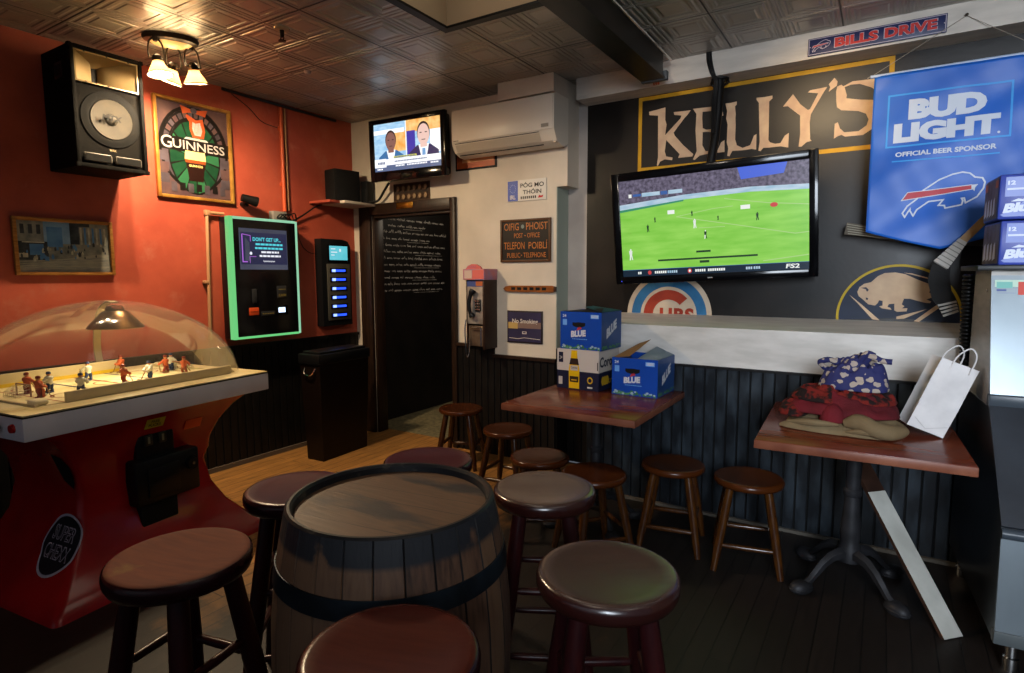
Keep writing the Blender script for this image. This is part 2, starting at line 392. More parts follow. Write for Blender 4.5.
# back wall with doorway
dx0, dx1, dz = -4.046, -3.112, 2.045
g = G().box(WL-.1, dx0, WB, 4.13, .0, CZ).box(dx0, dx1, WB, 4.13, dz, CZ).box(dx1, -2.685, WB, 4.20, .93, CZ).box(-2.685, -2.12, WB, 4.20, .845, CZ).box(-2.12, -2.03, WB, 4.20, 2.155, CZ).box(dx1, -2.12, WB+.002, 4.2, 0, .845).box(dx1, -2.685, WB+.002, 4.2, .845, .93)
structure(g.build('wall_back', WHT_W), 'off white plaster wall with the doorway in it', 'wall')
g = beadboard(.385, .90); h_ = beadboard(.565, .83); g.add([(v.x+.385, v.y, v.z) for v in h_.v], h_.f, 0); g.m[-len(h_.f):] = h_.m; structure(g.build('wall_back', [BLK_BOARD, GROOVE], None, (-3.07, WB-.012, 0)), 'black boarded wainscot under the payphone', 'wainscot')
structure(G().box(-3.07, -2.69, WB-.035, WB, .90, .925).box(-2.69, -2.11, WB-.035, WB, .825, .85).build('trim_4', DARKWOOD), 'dark cap rail below the no smoking sign', 'trim')
structure(G().box(-2.14, -2.112, WB+.004, 4.197, 0, .93).build('trim_12', BLK), 'black lower side of the white wall beside the beer box table', 'trim')
g = beadboard(.40, .925); structure(g.build('wall_back', [BLK_BOARD, GROOVE], None, (-2.11, WK-.02, 0)), 'black boarded wainscot in the niche behind the beer boxes', 'wainscot')
structure(G().box(-2.139, -2.115, WB+.004, 4.197, .93, 2.15).build('trim_5', GREEN_W), 'grey green side of the white wall', 'trim')
# corridor
structure(G().box(WL-.02, WL+.015, 4.131, 5.7, 0, 2.45).build('wall_left', BLK_WALL), 'black corridor wall chalked with lines of handwriting', 'wall')
structure(G().box(-3.0, -2.9, 4.201, 5.7, 0, 2.45).box(WL-.02, -2.9, 5.7, 5.75, 0, 2.45).box(WL-.02, -2.9, 4.131, 5.75, 2.45, 2.5).build('wall_corridor', BLK_WALL), 'dark far walls of the corridor', 'wall')

# mural wall, beam, ledge, wainscot
structure(G().box(-2.12, 1.4, WK, 4.3, 0, CZ).build('wall_back', GREY_W), 'recessed wall painted white at its left edge', 'wall')
structure(G().box(-1.956, 1.4, WK-.004, WK-.0005, 1.19, 2.77).build('wall_mural', MURAL_BLK), 'black painted mural wall behind the big television', 'wall')
structure(G().box(-1.962, 1.4, WB, WK-.0005, 2.757, CZ).build('trim_6', mat('beam_white', '#c9c0b4', .6, c2='#b8afa4', ns=5, st=(1, 5, 5))), 'white boxed beam above the mural wall', 'beam')
g = G().hexa([(-1.70, WS, .93), (1.35, WS, .93), (1.35, WK-.005, .93), (-1.70, WK-.005, .93), (-1.70, WS, 1.174), (1.35, WS, 1.174), (1.35, WK-.005, 1.215), (-1.70, WK-.005, 1.215)])
structure(g.build('trim_7', LEDGE_W), 'white painted ledge under the mural wall', 'ledge')
g = beadboard(3.05, .925); structure(g.build('wall_back', [BLK_WAIN, GROOVE], None, (-1.70, WS-.008, 0)), 'black boarded wainscot below the white ledge', 'wainscot')
structure(G().box(-1.70, 1.35, WS-.022, WS+.02, .925, .94).build('trim_8', BLK), 'black cap strip over the wainscot boards', 'trim')
structure(G().box(-1.70, 1.35, WS-.028, WS-.003, 0, .018).build('baseboard_back', mat('scuffed_pale_trim', '#57524a', .55)), 'scuffed pale strip along the foot of the wainscot', 'baseboard')
structure(G().box(XR, XR+.1, 1.2, 4.3, 0, CZ).build('wall_right', GREY_W), 'grey white side wall behind the ice machine', 'wall')

# black steel beam under the ceiling
STEEL_BLK = mat('painted_steel_beam', '#131211', .38, c2='#241f1b', ns=6, st=(3, .6, 3))
g = G().box(-1.405, -1.25, Y0, 3.86, 2.74, 2.752).box(-1.40, -1.385, Y0, 3.86, 2.752, CZ).box(-1.272, -1.255, Y0, 3.8, 2.752, CZ)
structure(g.build('trim_9', STEEL_BLK), 'black steel beam running under the tin ceiling', 'beam')
g = G().box(-1.41, -1.24, 3.83, 3.87, 2.735, 2.79, bev=.004)
structure(g.build('trim_10', mat('grey_bracket', '#4a4d50', .5)), 'grey end bracket of the black steel beam', 'bracket')
g = G()
for x in (-1.36, -1.345, -1.33): g.tube(bez([(x, 3.84, 2.79), (x, 3.87, 2.83), (x, 3.9, 2.80), (x+.005, 3.93, 2.74)], 5), .006)
g.cyl((-1.345, 3.845, 2.785), (-1.345, 3.845, 2.85), .014)
tag(g.build('copper_pipe', mat('copper', '#b0603a', .3, 1.0)), 'small copper pipes bent round the end of the black steel beam', 'pipe')
tag(G().tube([(-1.232, 1.9, 2.875), (-1.232, 3.2, 2.872), (-1.235, 3.9, 2.868)], .008).build('conduit', CHROME), 'thin metal conduit along the right side of the black steel beam', 'pipe')

# doorway frame
g = G()
g.box(-4.185, dx0, WB-.035, WB-.0005, 0, dz+.10, bev=.006).box(dx1, -3.06, WB-.035, WB-.0005, 0, dz+.10, bev=.006).box(dx0, dx1, WB-.035, WB-.0005, dz, dz+.10, bev=.006)
g.box(dx0, dx0+.025, WB, 4.128, 0, dz, bev=.003).box(dx1-.025, dx1, WB, 4.128, 0, dz, bev=.003).box(dx0, dx1, WB, 4.128, dz-.025, dz, bev=.003)
d = g.build('door_1', DARKWOOD); structure(d, 'dark wooden frame of the open doorway', 'door frame')
G().box(-.095, .095, -.006, 0, -.027, .027, bev=.003).build('plaque', BRASS, d, (-3.61, WB-.0355, 2.108))
tag(G().box(-.04, .0, -.02, .02, -.12, .12, bev=.004).build('door_closer', mat('brown_wood_block', '#5c3a20', .5)), 'brown wooden block inside the top right of the doorway', 'block').location = (-3.138, 4.10, 1.87)

# chalk writing on the corridor wall
g = G(); rnd = random.Random(5)
rows = [(.0, 1.0, .030, 1), (.12, .62, .026, .9), (.0, .95, .03, .9), (.0, .72, .024, .6), (.0, .95, .026, .6), (.03, .95, .028, .7), (.0, .95, .03, .95), (.0, .9, .028, .9), (.02, .9, .03, .8), (.03, .85, .026, .65), (.02, .97, .03, .7), (.0, .88, .028, .9)]
for i, (a, b_, h, _) in enumerate(rows):
    z = 2.055-i*.066
    x = a
    while x < b_:
        wl = rnd.uniform(.05, .13); pts = []; n = int(wl/.006)
        for k in range(n+1):
            t = k/n; pts.append((x+t*wl+.004*math.sin(k*1.9), z+h*.62*abs(math.sin(k*1.1+rnd.random()*.7))*(1.7 if rnd.random() < .12 else .8)))
        g.line(pts, .0075, -.001)
        x += wl+.022
    if i in (1, 3, 5, 7, 9, 11): g.line([(b_*.55, z-.018), (b_+.02, z-.016)], .004, -.001)
CHALK = mat('chalk', '#cfc8bf', .9, c2='#7a736b', ns=14)
tag(g.build('chalk_writing', CHALK, None, (WL+.0155, 4.33, 0), (0, 0, PI/2)), 'lines of white chalk handwriting on the black corridor wall', 'writing')

# ================================================================== STOOLS
def seat_material(name, c1, c2, worn, rough, edge, spec=.24):
    """varnished seat: darker rim, varnish rubbed through in patches"""
    m, nt, b = base(name); N, L = nt.nodes, nt.links
    tc = N.new('ShaderNodeTexCoord'); oi = N.new('ShaderNodeObjectInfo')
    off = N.new('ShaderNodeVectorMath'); off.operation = 'ADD'; L.new(tc.outputs['Object'], off.inputs[0])
    sc_ = N.new('ShaderNodeVectorMath'); sc_.operation = 'SCALE'; sc_.inputs[0].default_value = (7, 3, 5); L.new(oi.outputs['Random'], sc_.inputs['Scale']); L.new(sc_.outputs[0], off.inputs[1])
    mp = N.new('ShaderNodeMapping'); mp.inputs['Scale'].default_value = (1, 9, 9); L.new(off.outputs[0], mp.inputs['Vector'])
    gr = N.new('ShaderNodeTexNoise'); gr.inputs['Scale'].default_value = 7; gr.inputs['Detail'].default_value = 7; L.new(mp.outputs['Vector'], gr.inputs['Vector'])
    wn = N.new('ShaderNodeTexNoise'); wn.inputs['Scale'].default_value = 4.2; wn.inputs['Detail'].default_value = 7; wn.inputs['Roughness'].default_value = .6; L.new(off.outputs[0], wn.inputs['Vector'])
    mx = N.new('ShaderNodeMix'); mx.data_type = 'RGBA'; mx.inputs[6].default_value = lin(c1); mx.inputs[7].default_value = lin(c2); L.new(gr.outputs['Fac'], mx.inputs[0])
    th = N.new('ShaderNodeMapRange'); th.inputs['From Min'].default_value = .60; th.inputs['From Max'].default_value = .80; L.new(wn.outputs['Fac'], th.inputs['Value'])
    # rubbing only on the top face
    sx = N.new('ShaderNodeSeparateXYZ'); L.new(tc.outputs['Normal'], sx.inputs['Vector'])
    tp = N.new('ShaderNodeMapRange'); tp.inputs['From Min'].default_value = .8; tp.inputs['From Max'].default_value = .97; L.new(sx.outputs['Z'], tp.inputs['Value'])
    mu = N.new('ShaderNodeMath'); mu.operation = 'MULTIPLY'; L.new(th.outputs['Result'], mu.inputs[0]); L.new(tp.outputs['Result'], mu.inputs[1])
    m0 = N.new('ShaderNodeMix'); m0.data_type = 'RGBA'; m0.inputs[6].default_value = lin(edge); L.new(tp.outputs['Result'], m0.inputs[0]); L.new(mx.outputs[2], m0.inputs[7])
    m2 = N.new('ShaderNodeMix'); m2.data_type = 'RGBA'; m2.inputs[7].default_value = lin(worn); L.new(mu.outputs[0], m2.inputs[0]); L.new(m0.outputs[2], m2.inputs[6])
    L.new(m2.outputs[2], b.inputs['Base Color'])
    rr = N.new('ShaderNodeMapRange'); rr.inputs['To Min'].default_value = .24; rr.inputs['To Max'].default_value = rough; L.new(tp.outputs['Result'], rr.inputs['Value'])
    L.new(rr.outputs['Result'], b.inputs['Roughness'])
    b.inputs['Specular IOR Level'].default_value = spec
    bp = N.new('ShaderNodeBump'); bp.inputs['Strength'].default_value = .12; bp.inputs['Distance'].default_value = .004; L.new(gr.outputs['Fac'], bp.inputs['Height']); L.new(bp.outputs['Normal'], b.inputs['Normal'])
    return m
SEAT_T = seat_material('mahogany_seat', '#3c130e', '#532218', '#6f5631', .27, '#240c10')
SEAT_A = seat_material('reddish_rubbed_seat', '#4c1c10', '#703418', '#85702f', .78, '#240c10')
SEAT_P = seat_material('burgundy_seat', '#37141c', '#4b202a', '#5a3a30', .3, '#240c10')
SEAT_G = seat_material('mahogany_seat_grey_worn', '#3a2a26', '#4b3831', '#58493c', .22, '#2c100d', .9)
SEAT_L = seat_material('low_stool_seat', '#331708', '#44220f', '#46290f', .27, '#44200a')
LEG_T = mat('mahogany_leg', '#240b0e', .30, c2='#321111', ns=8, st=(6, 6, 1))
LEG_L = mat('golden_brown_leg', '#472809', .22, c2='#33190a', ns=9, st=(6, 6, 1), spec=.5)

def make_stool(name, label, cat, h, r, th, leg_r, top_r, foot_r, rungs, seat_m, leg_m, group):
    t = thing(name, label, cat, group=group)
    g = G(); z = h
    prof = [(.0, z-.011), (r*.25, z-.0103), (r*.5, z-.008), (r*.72, z-.0042), (r*.88, z), (r*.945, z-.001), (r*.985, z-.007), (r, z-.018), (r*.995, z-th*.62), (r*.96, z-th*.88), (r*.86, z-th), (0.001, z-th)]
    g.lathe(prof[::-1], 48)
    g.build('seat', seat_m, t, sharp=60)
    ang = [R(45+90*k) for k in range(4)]
    zt = h-th-.001
    def at(k, zz):
        u = zz/zt; q = foot_r+(top_r-foot_r)*u
        return Vector((q*math.cos(ang[k]), q*math.sin(ang[k]), zz))
    for k in range(4):
        g = G(); P = [at(k, zz) for zz in (0, .03, .2*h, .55*h, zt)]
        g.tube(P, leg_r, 14, rs=[leg_r*.72, leg_r*.78, leg_r*.92, leg_r*1.05, leg_r*.95])
        g.build('leg', leg_m, t)
    for k, zz in rungs:
        a, b = at(k, zz), at((k+1) % 4, zz); d = (b-a).normalized()
        g = G(); a2, b2 = a+d*leg_r*.5, b-d*leg_r*.5; m_ = (a2+b2)/2
        g.tube([a2, a2*.7+m_*.3, m_, b2*.7+m_*.3, b2], .012, 10, rs=[.009, .0125, .0135, .0125, .009]); g.build('rung', leg_m, t)
    return t
tall = make_stool('bar_stool', '-', 'stool', .75, .182, .055, .027, .115, .235, [(k, .20+.05*(k % 2)) for k in range(4)]+[(k, .42+.05*(k % 2)) for k in range(4)], SEAT_T, LEG_T, 'tall bar stools round the barrel')
low = make_stool('low_stool', '-', 'stool', .46, .172, .04, .022, .128, .222, [(k, .13+.05*(k % 2)) for k in range(4)], SEAT_L, LEG_L, 'low round stools by the tables')
TALL = [(-1.575, .815, 12, 'tall stool with reddish rubbed seat in front of the red hockey game', SEAT_A),
        (-1.735, 1.32, 40, 'tall stool half hidden behind the left side of the barrel', SEAT_P),
        (-1.545, 1.81, 20, 'tall stool directly behind the barrel, only its dark seat showing', SEAT_P),
        (-.985, 1.78, 28, 'tall stool with dull grey brown seat right behind the barrel', SEAT_G),
        (-.56, 1.345, 33, 'tall stool with the green tinged seat, right of the barrel', SEAT_G),
        (-.80, .81, 18, 'tall stool with dark red seat in front of the barrel, cut off below', SEAT_T)]
for i, (x, y, a, lb, sm) in enumerate(TALL):
    o = tall if i == 0 else clone(tall)
    o.location = (x, y, 0); o.rotation_euler = (0, 0, R(a)); o['label'] = lb
    for ch in o.children:
        if ch.name.startswith('seat'):
            ch.material_slots[0].link = 'OBJECT'; ch.material_slots[0].material = sm
LOW = [(-2.78, 3.66, 20, 'low stool on the far left, before the corridor doorway'),
       (-2.12, 3.32, 5, 'low stool under the payphone, second from the doorway'),
       (-1.635, 2.90, 30, 'low stool seat tucked under the left end of the beer box table'),
       (-1.25, 2.80, 52, 'dark low stool under the front edge of the beer box table'),
       (-.94, 3.17, 10, 'low stool by the wainscot just right of the beer box table'),
       (-.54, 3.155, 12, 'low stool beside the table with the folded clothes')]
for i, (x, y, a, lb) in enumerate(LOW):
    o = low if i == 0 else clone(low)
    o.location = (x, y, 0); o.rotation_euler = (0, 0, R(a)); o['label'] = lb

# ================================================================== BARREL
def stave_material():
    m, nt, b = base('barrel_oak'); N, L = nt.nodes, nt.links
    tc = N.new('ShaderNodeTexCoord'); sx = N.new('ShaderNodeSeparateXYZ'); L.new(tc.outputs['Object'], sx.inputs['Vector'])
    at = N.new('ShaderNodeMath'); at.operation = 'ARCTAN2'; L.new(sx.outputs['Y'], at.inputs[0]); L.new(sx.outputs['X'], at.inputs[1])
    k = N.new('ShaderNodeMath'); k.operation = 'MULTIPLY'; k.inputs[1].default_value = 26/(2*PI); L.new(at.outputs[0], k.inputs[0])
    fl = N.new('ShaderNodeMath'); fl.operation = 'FLOOR'; L.new(k.outputs[0], fl.inputs[0])
    wn = N.new('ShaderNodeTexWhiteNoise'); wn.noise_dimensions = '1D'; L.new(fl.outputs[0], wn.inputs['W'])
    mp = N.new('ShaderNodeMapping'); mp.inputs['Scale'].default_value = (14, 14, 1.2); L.new(tc.outputs['Object'], mp.inputs['Vector'])
    nz = N.new('ShaderNodeTexNoise'); nz.inputs['Scale'].default_value = 5; nz.inputs['Detail'].default_value = 8; L.new(mp.outputs['Vector'], nz.inputs['Vector'])
    a1 = N.new('ShaderNodeMath'); a1.operation = 'MULTIPLY_ADD'; a1.inputs[1].default_value = .8; L.new(wn.outputs['Value'], a1.inputs[0]); L.new(nz.outputs['Fac'], a1.inputs[2])
    rp = N.new('ShaderNodeValToRGB'); cr = rp.color_ramp; cr.elements[0].position = .3; cr.elements[0].color = lin('#241812'); cr.elements[1].position = 1.0; cr.elements[1].color = lin('#70543d')
    e = cr.elements.new(.62); e.color = lin('#5d4231')
    L.new(a1.outputs[0], rp.inputs['Fac']); L.new(rp.outputs['Color'], b.inputs['Base Color'])
    # old dark paint worn round the top of the staves, and black seams between them
    fr = N.new('ShaderNodeMath'); fr.operation = 'FRACT'; L.new(k.outputs[0], fr.inputs[0])
    ed = N.new('ShaderNodeMath'); ed.operation = 'LESS_THAN'; ed.inputs[1].default_value = .05; L.new(fr.outputs[0], ed.inputs[0])
    zr = N.new('ShaderNodeMapRange'); zr.inputs['From Min'].default_value = .785; zr.inputs['From Max'].default_value = .80; L.new(sx.outputs['Z'], zr.inputs['Value'])
    pn = N.new('ShaderNodeTexNoise'); pn.inputs['Scale'].default_value = 9; pn.inputs['Detail'].default_value = 8; L.new(tc.outputs['Object'], pn.inputs['Vector'])
    pr_ = N.new('ShaderNodeMapRange'); pr_.inputs['From Min'].default_value = .66; pr_.inputs['From Max'].default_value = .58; L.new(pn.outputs['Fac'], pr_.inputs['Value'])
    pm = N.new('ShaderNodeMath'); pm.operation = 'MULTIPLY'; L.new(zr.outputs['Result'], pm.inputs[0]); L.new(pr_.outputs['Result'], pm.inputs[1])
    q1 = N.new('ShaderNodeMix'); q1.data_type = 'RGBA'; q1.inputs[7].default_value = lin('#1d2127'); L.new(pm.outputs[0], q1.inputs[0]); L.new(rp.outputs['Color'], q1.inputs[6])
    q2 = N.new('ShaderNodeMix'); q2.data_type = 'RGBA'; q2.inputs[7].default_value = lin('#0b0807'); L.new(ed.outputs[0], q2.inputs[0]); L.new(q1.outputs[2], q2.inputs[6])
    L.new(q2.outputs[2], b.inputs['Base Color'])
    b.inputs['Roughness'].default_value = .58
    bp = N.new('ShaderNodeBump'); bp.inputs['Strength'].default_value = .4; bp.inputs['Distance'].default_value = .005; L.new(nz.outputs['Fac'], bp.inputs['Height']); L.new(bp.outputs['Normal'], b.inputs['Normal'])
    return m
def head_material():
    m, nt, b = base('barrel_head_oak'); N, L = nt.nodes, nt.links
    tc = N.new('ShaderNodeTexCoord'); mp = N.new('ShaderNodeMapping'); mp.inputs['Rotation'].default_value = (0, 0, R(-8)); mp.inputs['Scale'].default_value = (1, 14, 1); L.new(tc.outputs['Object'], mp.inputs['Vector'])
    nz = N.new('ShaderNodeTexNoise'); nz.inputs['Scale'].default_value = 6; nz.inputs['Detail'].default_value = 8; L.new(mp.outputs['Vector'], nz.inputs['Vector'])
    mp2 = N.new('ShaderNodeMapping'); mp2.inputs['Rotation'].default_value = (0, 0, R(-8)); L.new(tc.outputs['Object'], mp2.inputs['Vector'])
    sx = N.new('ShaderNodeSeparateXYZ'); L.new(mp2.outputs['Vector'], sx.inputs['Vector'])
    k = N.new('ShaderNodeMath'); k.operation = 'DIVIDE'; k.inputs[1].default_value = .085; L.new(sx.outputs['Y'], k.inputs[0])
    fr = N.new('ShaderNodeMath'); fr.operation = 'FRACT'; L.new(k.outputs[0], fr.inputs[0])
    gp = N.new('ShaderNodeMath'); gp.operation = 'LESS_THAN'; gp.inputs[1].default_value = .025; L.new(fr.outputs[0], gp.inputs[0])
    st = N.new('ShaderNodeTexNoise'); st.inputs['Scale'].default_value = 3.2; st.inputs['Detail'].default_value = 6
    ms = N.new('ShaderNodeMapping'); ms.inputs['Scale'].default_value = (.8, 2.6, 1); ms.inputs['Location'].default_value = (.35, .2, 0); L.new(tc.outputs['Object'], ms.inputs['Vector']); L.new(ms.outputs['Vector'], st.inputs['Vector'])
    mx = N.new('ShaderNodeMix'); mx.data_type = 'RGBA'; mx.inputs[6].default_value = lin('#3f2b1d'); mx.inputs[7].default_value = lin('#6d5038'); L.new(nz.outputs['Fac'], mx.inputs[0])
    th = N.new('ShaderNodeMapRange'); th.inputs['From Min'].default_value = .54; th.inputs['From Max'].default_value = .64; L.new(st.outputs['Fac'], th.inputs['Value'])
    m2 = N.new('ShaderNodeMix'); m2.data_type = 'RGBA'; m2.inputs[7].default_value = lin('#241f22'); L.new(th.outputs['Result'], m2.inputs[0]); L.new(mx.outputs[2], m2.inputs[6])
    m3 = N.new('ShaderNodeMix'); m3.data_type = 'RGBA'; m3.inputs[7].default_value = lin('#1d140e'); L.new(gp.outputs[0], m3.inputs[0]); L.new(m2.outputs[2], m3.inputs[6])
    L.new(m3.outputs[2], b.inputs['Base Color']); b.inputs['Roughness'].default_value = .5
    bp = N.new('ShaderNodeBump'); bp.inputs['Strength'].default_value = .25; bp.inputs['Distance'].default_value = .004; L.new(nz.outputs['Fac'], bp.inputs['Height']); L.new(bp.outputs['Normal'], b.inputs['Normal'])
    return m
HOOP = mat('hoop_iron', '#20262b', .38, .7, c2='#2f3a44', ns=7, r2=.55)
RIMPAINT = mat('rim_dark_paint', '#191b1e', .45, c2='#5a5348', ns=11, st=(1, 1, 2.5), lo=.62, hi=.74)
bar = thing('barrel', 'old oak barrel with dark iron hoops, used as a table among the tall stools', 'barrel', (-1.18, 1.22, 0))
def br(z): u = (z-.43)/.43; return .345-.05*u*u
NS = 26; g = G()
zz = [0, .03, .1, .2, .3, .43, .56, .66, .74, .80, .845, .86]
def stave_row(g, z, grow=0.0):
    vs = []
    for i in range(NS):
        for f in (.0, .035, .5, .965):
            a = 2*PI*(i+f)/NS-PI; r_ = br(z)+grow-(.004 if f == 0 else 0)
            vs.append((r_*math.cos(a), r_*math.sin(a), z))
    return vs
rows_ = [stave_row(g, z) for z in zz]; nn = NS*4
vs = [v for r_ in rows_ for v in r_]
g.add(vs, [(j*nn+i, j*nn+(i+1) % nn, (j+1)*nn+(i+1) % nn, (j+1)*nn+i) for j in range(len(zz)-1) for i in range(nn)], 0, False)
# top chime: rounded lip going down inside to the head
g.lathe([(br(.86), .86), (br(.86)-.006, .866), (br(.86)-.014, .866), (br(.86)-.020, .858), (br(.86)-.023, .83)], 78, mat=1)
g.lathe([(br(.03)-.02, .0), (br(0), 0)], 78, mat=0)
g.build('stave', [stave_material(), RIMPAINT], bar, sharp=30)
g = G().lathe([(.004, .840), (.271, .840), (.275, .832)], 64, cap0=True); g.build('head', head_material(), bar)
for z0, z1, mm in ((.672, .724, HOOP), (.19, .242, HOOP), (.02, .075, HOOP)):
    g = G(); n = 80
    pr_ = [(br(z0)+.0005, z0), (br(z0)+.004, z0), (br((z0+z1)/2)+.0045, (z0+z1)/2), (br(z1)+.004, z1), (br(z1)+.0005, z1)]
    g.lathe(pr_, n); g.build('hoop', mm, bar)

# ================================================================== TABLES
TABLE_W = mat('cherry_table_top', '#552213', .2, c2='#67301d', ns=4, st=(1, 5, 5), r2=.27)
TABLE_E = mat('worn_lit_table_edge', '#7a4a36', .4, c2='#5f3324', ns=8)  # paler edge: wear, with the light catching it painted in
IRON = mat('cast_iron', '#1d1d1f', .5, .3, c2='#2b2b2e', ns=12)
def make_table(label, loc, rz, w, d, h, off=0.0):
    t = thing('pedestal_table', label, 'table', loc, rz)
    G().box(-w/2, w/2, -d/2, d/2, h-.04, h-.002, 1, bev=.005).box(-w/2+.003, w/2-.003, -d/2+.003, d/2-.003, h-.006, h, 0, bev=.002).build('tabletop', [TABLE_W, TABLE_E], t)
    g = G().lathe([(.022, h-.0405), (.11, h-.0415), (.11, h-.048), (.04, h-.06), (.032, .52), (.031, .48), (.040, .47), (.040, .45), (.032, .44), (.036, .36), (.043, .30), (.045, .25), (.040, .21), (.05, .19), (.052, .12), (.01, .118)][::-1], 24)
    g.build('column', IRON, t)
    for k in range(4):
        a = R(45+90*k); ux, uy = Vector((math.cos(a), math.sin(a), 0)), Vector((-math.sin(a), math.cos(a), 0)); g = G()
        P = [(.0, .16, .05, .04), (.06, .165, .05, .036), (.11, .155, .042, .032), (.155, .125, .036, .028), (.195, .085, .032, .024), (.225, .055, .032, .02), (.25, .04, .036, .018)]
        rings = []
        for i, (r_, z, wd, th) in enumerate(P):
            r0, z0_ = P[max(i-1, 0)][:2]; r1, z1_ = P[min(i+1, len(P)-1)][:2]; tx = Vector((r1-r0, z1_-z0_)).normalized(); nx = Vector((-tx.y, tx.x))
            c = Vector((r_, z)); row = []
            for q, e in ((-1, -1), (1, -1), (1, .35), (.55, .8), (0, 1.15), (-.55, .8), (-1, .35)):
                pt = c+nx*(th*e*.6); row.append(ux*pt.x+uy*(q*wd/2)+Vector((0, 0, pt.y)))
            rings.append(row)
        m_ = len(rings[0]); vs = [v for r_ in rings for v in r_]
        g.add(vs, [(j*m_+i, (j+1)*m_+i, (j+1)*m_+(i+1) % m_, j*m_+(i+1) % m_) for j in range(len(P)-1) for i in range(m_)], 0, True)
        g.at(tuple(ux*.27), (0, 0, a), (1.5, 1, 1)).lathe([(.0, .0005), (.032, .0005), (.04, .012), (.039, .03), (.03, .046), (.014, .052), (.0, .053)], 18).lathe([(.041, .020), (.043, .023), (.041, .026)], 18).home()
        g.build('foot', IRON, t)
    return t
make_table('dark red pedestal table with the stacked beer boxes on it', (-1.415, 3.20, 0), R(0), .80, .87, .772)
make_table('reddish pedestal table with the heap of clothes and the paper bag', (-.075, 3.18, 0), R(2.5), .79, .90, .775)

# plank leaning from the floor against table 2
a, b_ = Vector((.320, 2.905, .004)), Vector((-.068, 3.275, .62))
d = (b_-a).normalized(); s_ = Vector((.69, .72, 0)).normalized(); n_ = s_.cross(d).normalized()
if n_.y > 0: n_ = -n_
def plank(g, t0, t1, w, th, m_):
    p, q = a+(b_-a)*t0, a+(b_-a)*t1
    c8 = []
    for base_ in (p, q):
        for sg, nn_ in ((-1, 0), (1, 0), (1, 1), (-1, 1)): c8.append(base_+s_*(sg*w/2)-n_*(nn_*th))
    g.add(c8, [(0, 1, 2, 3), (7, 6, 5, 4), (0, 4, 5, 1), (1, 5, 6, 2), (2, 6, 7, 3), (3, 7, 4, 0)], m_)
g = G(); plank(g, 0, 1.0, .095, .018, 1); o = g.build('plank', [WHITE, mat('dark_plank_wood', '#38241a', .5, c2='#241610', ns=8)]); tag(o, 'narrow plank painted white below and bare dark at the top, leaning under the clothes table', 'plank')
g = G(); aa = a-n_*(-.0015); 
a_keep = a; a = a+n_*.0012
plank(g, .0, .77, .097, .001, 0); a = a_keep
g.build('painted_face', mat('grey_white_plank_paint', '#b6b5ad', .55, c2='#9d9c94', ns=6), o)

# ================================================================== BUBBLE HOCKEY GAME
RED_FG = mat('red_fibreglass', '#9e1214', .26, c2='#8c0f11', ns=5, coat=.3)
APRON = mat('grey_white_laminate', '#dcd9de', .35, c2='#d0ccd2', ns=4)
DECK = mat('cream_deck', '#cdbf98', .5, c2='#bca976', ns=6)
ICE_M = mat('cream_ice_sheet', '#cfc59a', .4, c2='#bfb07c', ns=5)
def dome_material():
    m, nt, b = base('clear_acrylic_dome'); N, L = nt.nodes, nt.links
    out = [n for n in N if n.type == 'OUTPUT_MATERIAL'][0]
    tr = N.new('ShaderNodeBsdfTransparent'); tr.inputs['Color'].default_value = (.95, .95, .94, 1)
    gl = N.new('ShaderNodeBsdfGlossy'); gl.inputs['Roughness'].default_value = .06; gl.inputs['Color'].default_value = (1, 1, 1, 1)
    df = N.new('ShaderNodeBsdfDiffuse'); df.inputs['Color'].default_value = (.7, .66, .6, 1)
    lw = N.new('ShaderNodeLayerWeight'); lw.inputs['Blend'].default_value = .22
    mr = N.new('ShaderNodeMapRange'); mr.inputs['To Min'].default_value = .02; mr.inputs['To Max'].default_value = .35; L.new(lw.outputs['Fresnel'], mr.inputs['Value'])
    m1 = N.new('ShaderNodeMixShader'); L.new(mr.outputs['Result'], m1.inputs[0]); L.new(tr.outputs[0], m1.inputs[1]); L.new(gl.outputs[0], m1.inputs[2])
    m2 = N.new('ShaderNodeMixShader'); m2.inputs[0].default_value = .045; L.new(m1.outputs[0], m2.inputs[1]); L.new(df.outputs[0], m2.inputs[2])
    L.new(m2.outputs[0], out.inputs['Surface'])
    return m
game = thing('bubble_hockey_game', 'red table hockey arcade game under a clear dome, lit from inside', 'arcade game', (-3.516, 1.511, 0), R(97.1))
def lerp_prof(P, z):
    for (z0, v0), (z1, v1) in zip(P, P[1:]):
        if z <= z1:
            t = max(0, (z-z0)/(z1-z0)); t = t*t*(3-2*t)*.35+t*.65; return v0+(v1-v0)*t
    return P[-1][1]
HX = [(0, .615), (.03, .60), (.10, .52), (.20, .435), (.32, .375), (.46, .35), (.58, .365), (.68, .41), (.76, .475), (.82, .56)]
HY = [(0, .53), (.03, .515), (.10, .435), (.20, .365), (.32, .315), (.46, .295), (.58, .305), (.68, .34), (.76, .385), (.82, .43)]
hx = lambda z: lerp_prof(HX, z)
hy = lambda z: lerp_prof(HY, z)
g = G(); zs = [.0, .012, .03, .06, .10, .15, .20, .26, .32, .39, .46, .52, .58, .63, .68, .72, .76, .79, .815]
ring = []
for z in zs:
    a, b_, r_ = hx(z), hy(z), .035
    row = []
    for cx, cy, a0 in ((a-r_, b_-r_, 0), (-a+r_, b_-r_, 90), (-a+r_, -b_+r_, 180), (a-r_, -b_+r_, 270)):
        for k in range(5): t = R(a0+90*k/4); xx = cx+r_*math.cos(t); row.append((xx*(.93 if xx > 0 and z < .5 else 1), cy+r_*math.sin(t), z))
    ring.append(row)
n = len(ring[0]); vs = [v for r_ in ring for v in r_]
g.add(vs, [(j*n+i, j*n+(i+1) % n, (j+1)*n+(i+1) % n, (j+1)*n+i) for j in range(len(zs)-1) for i in range(n)], 0, True)
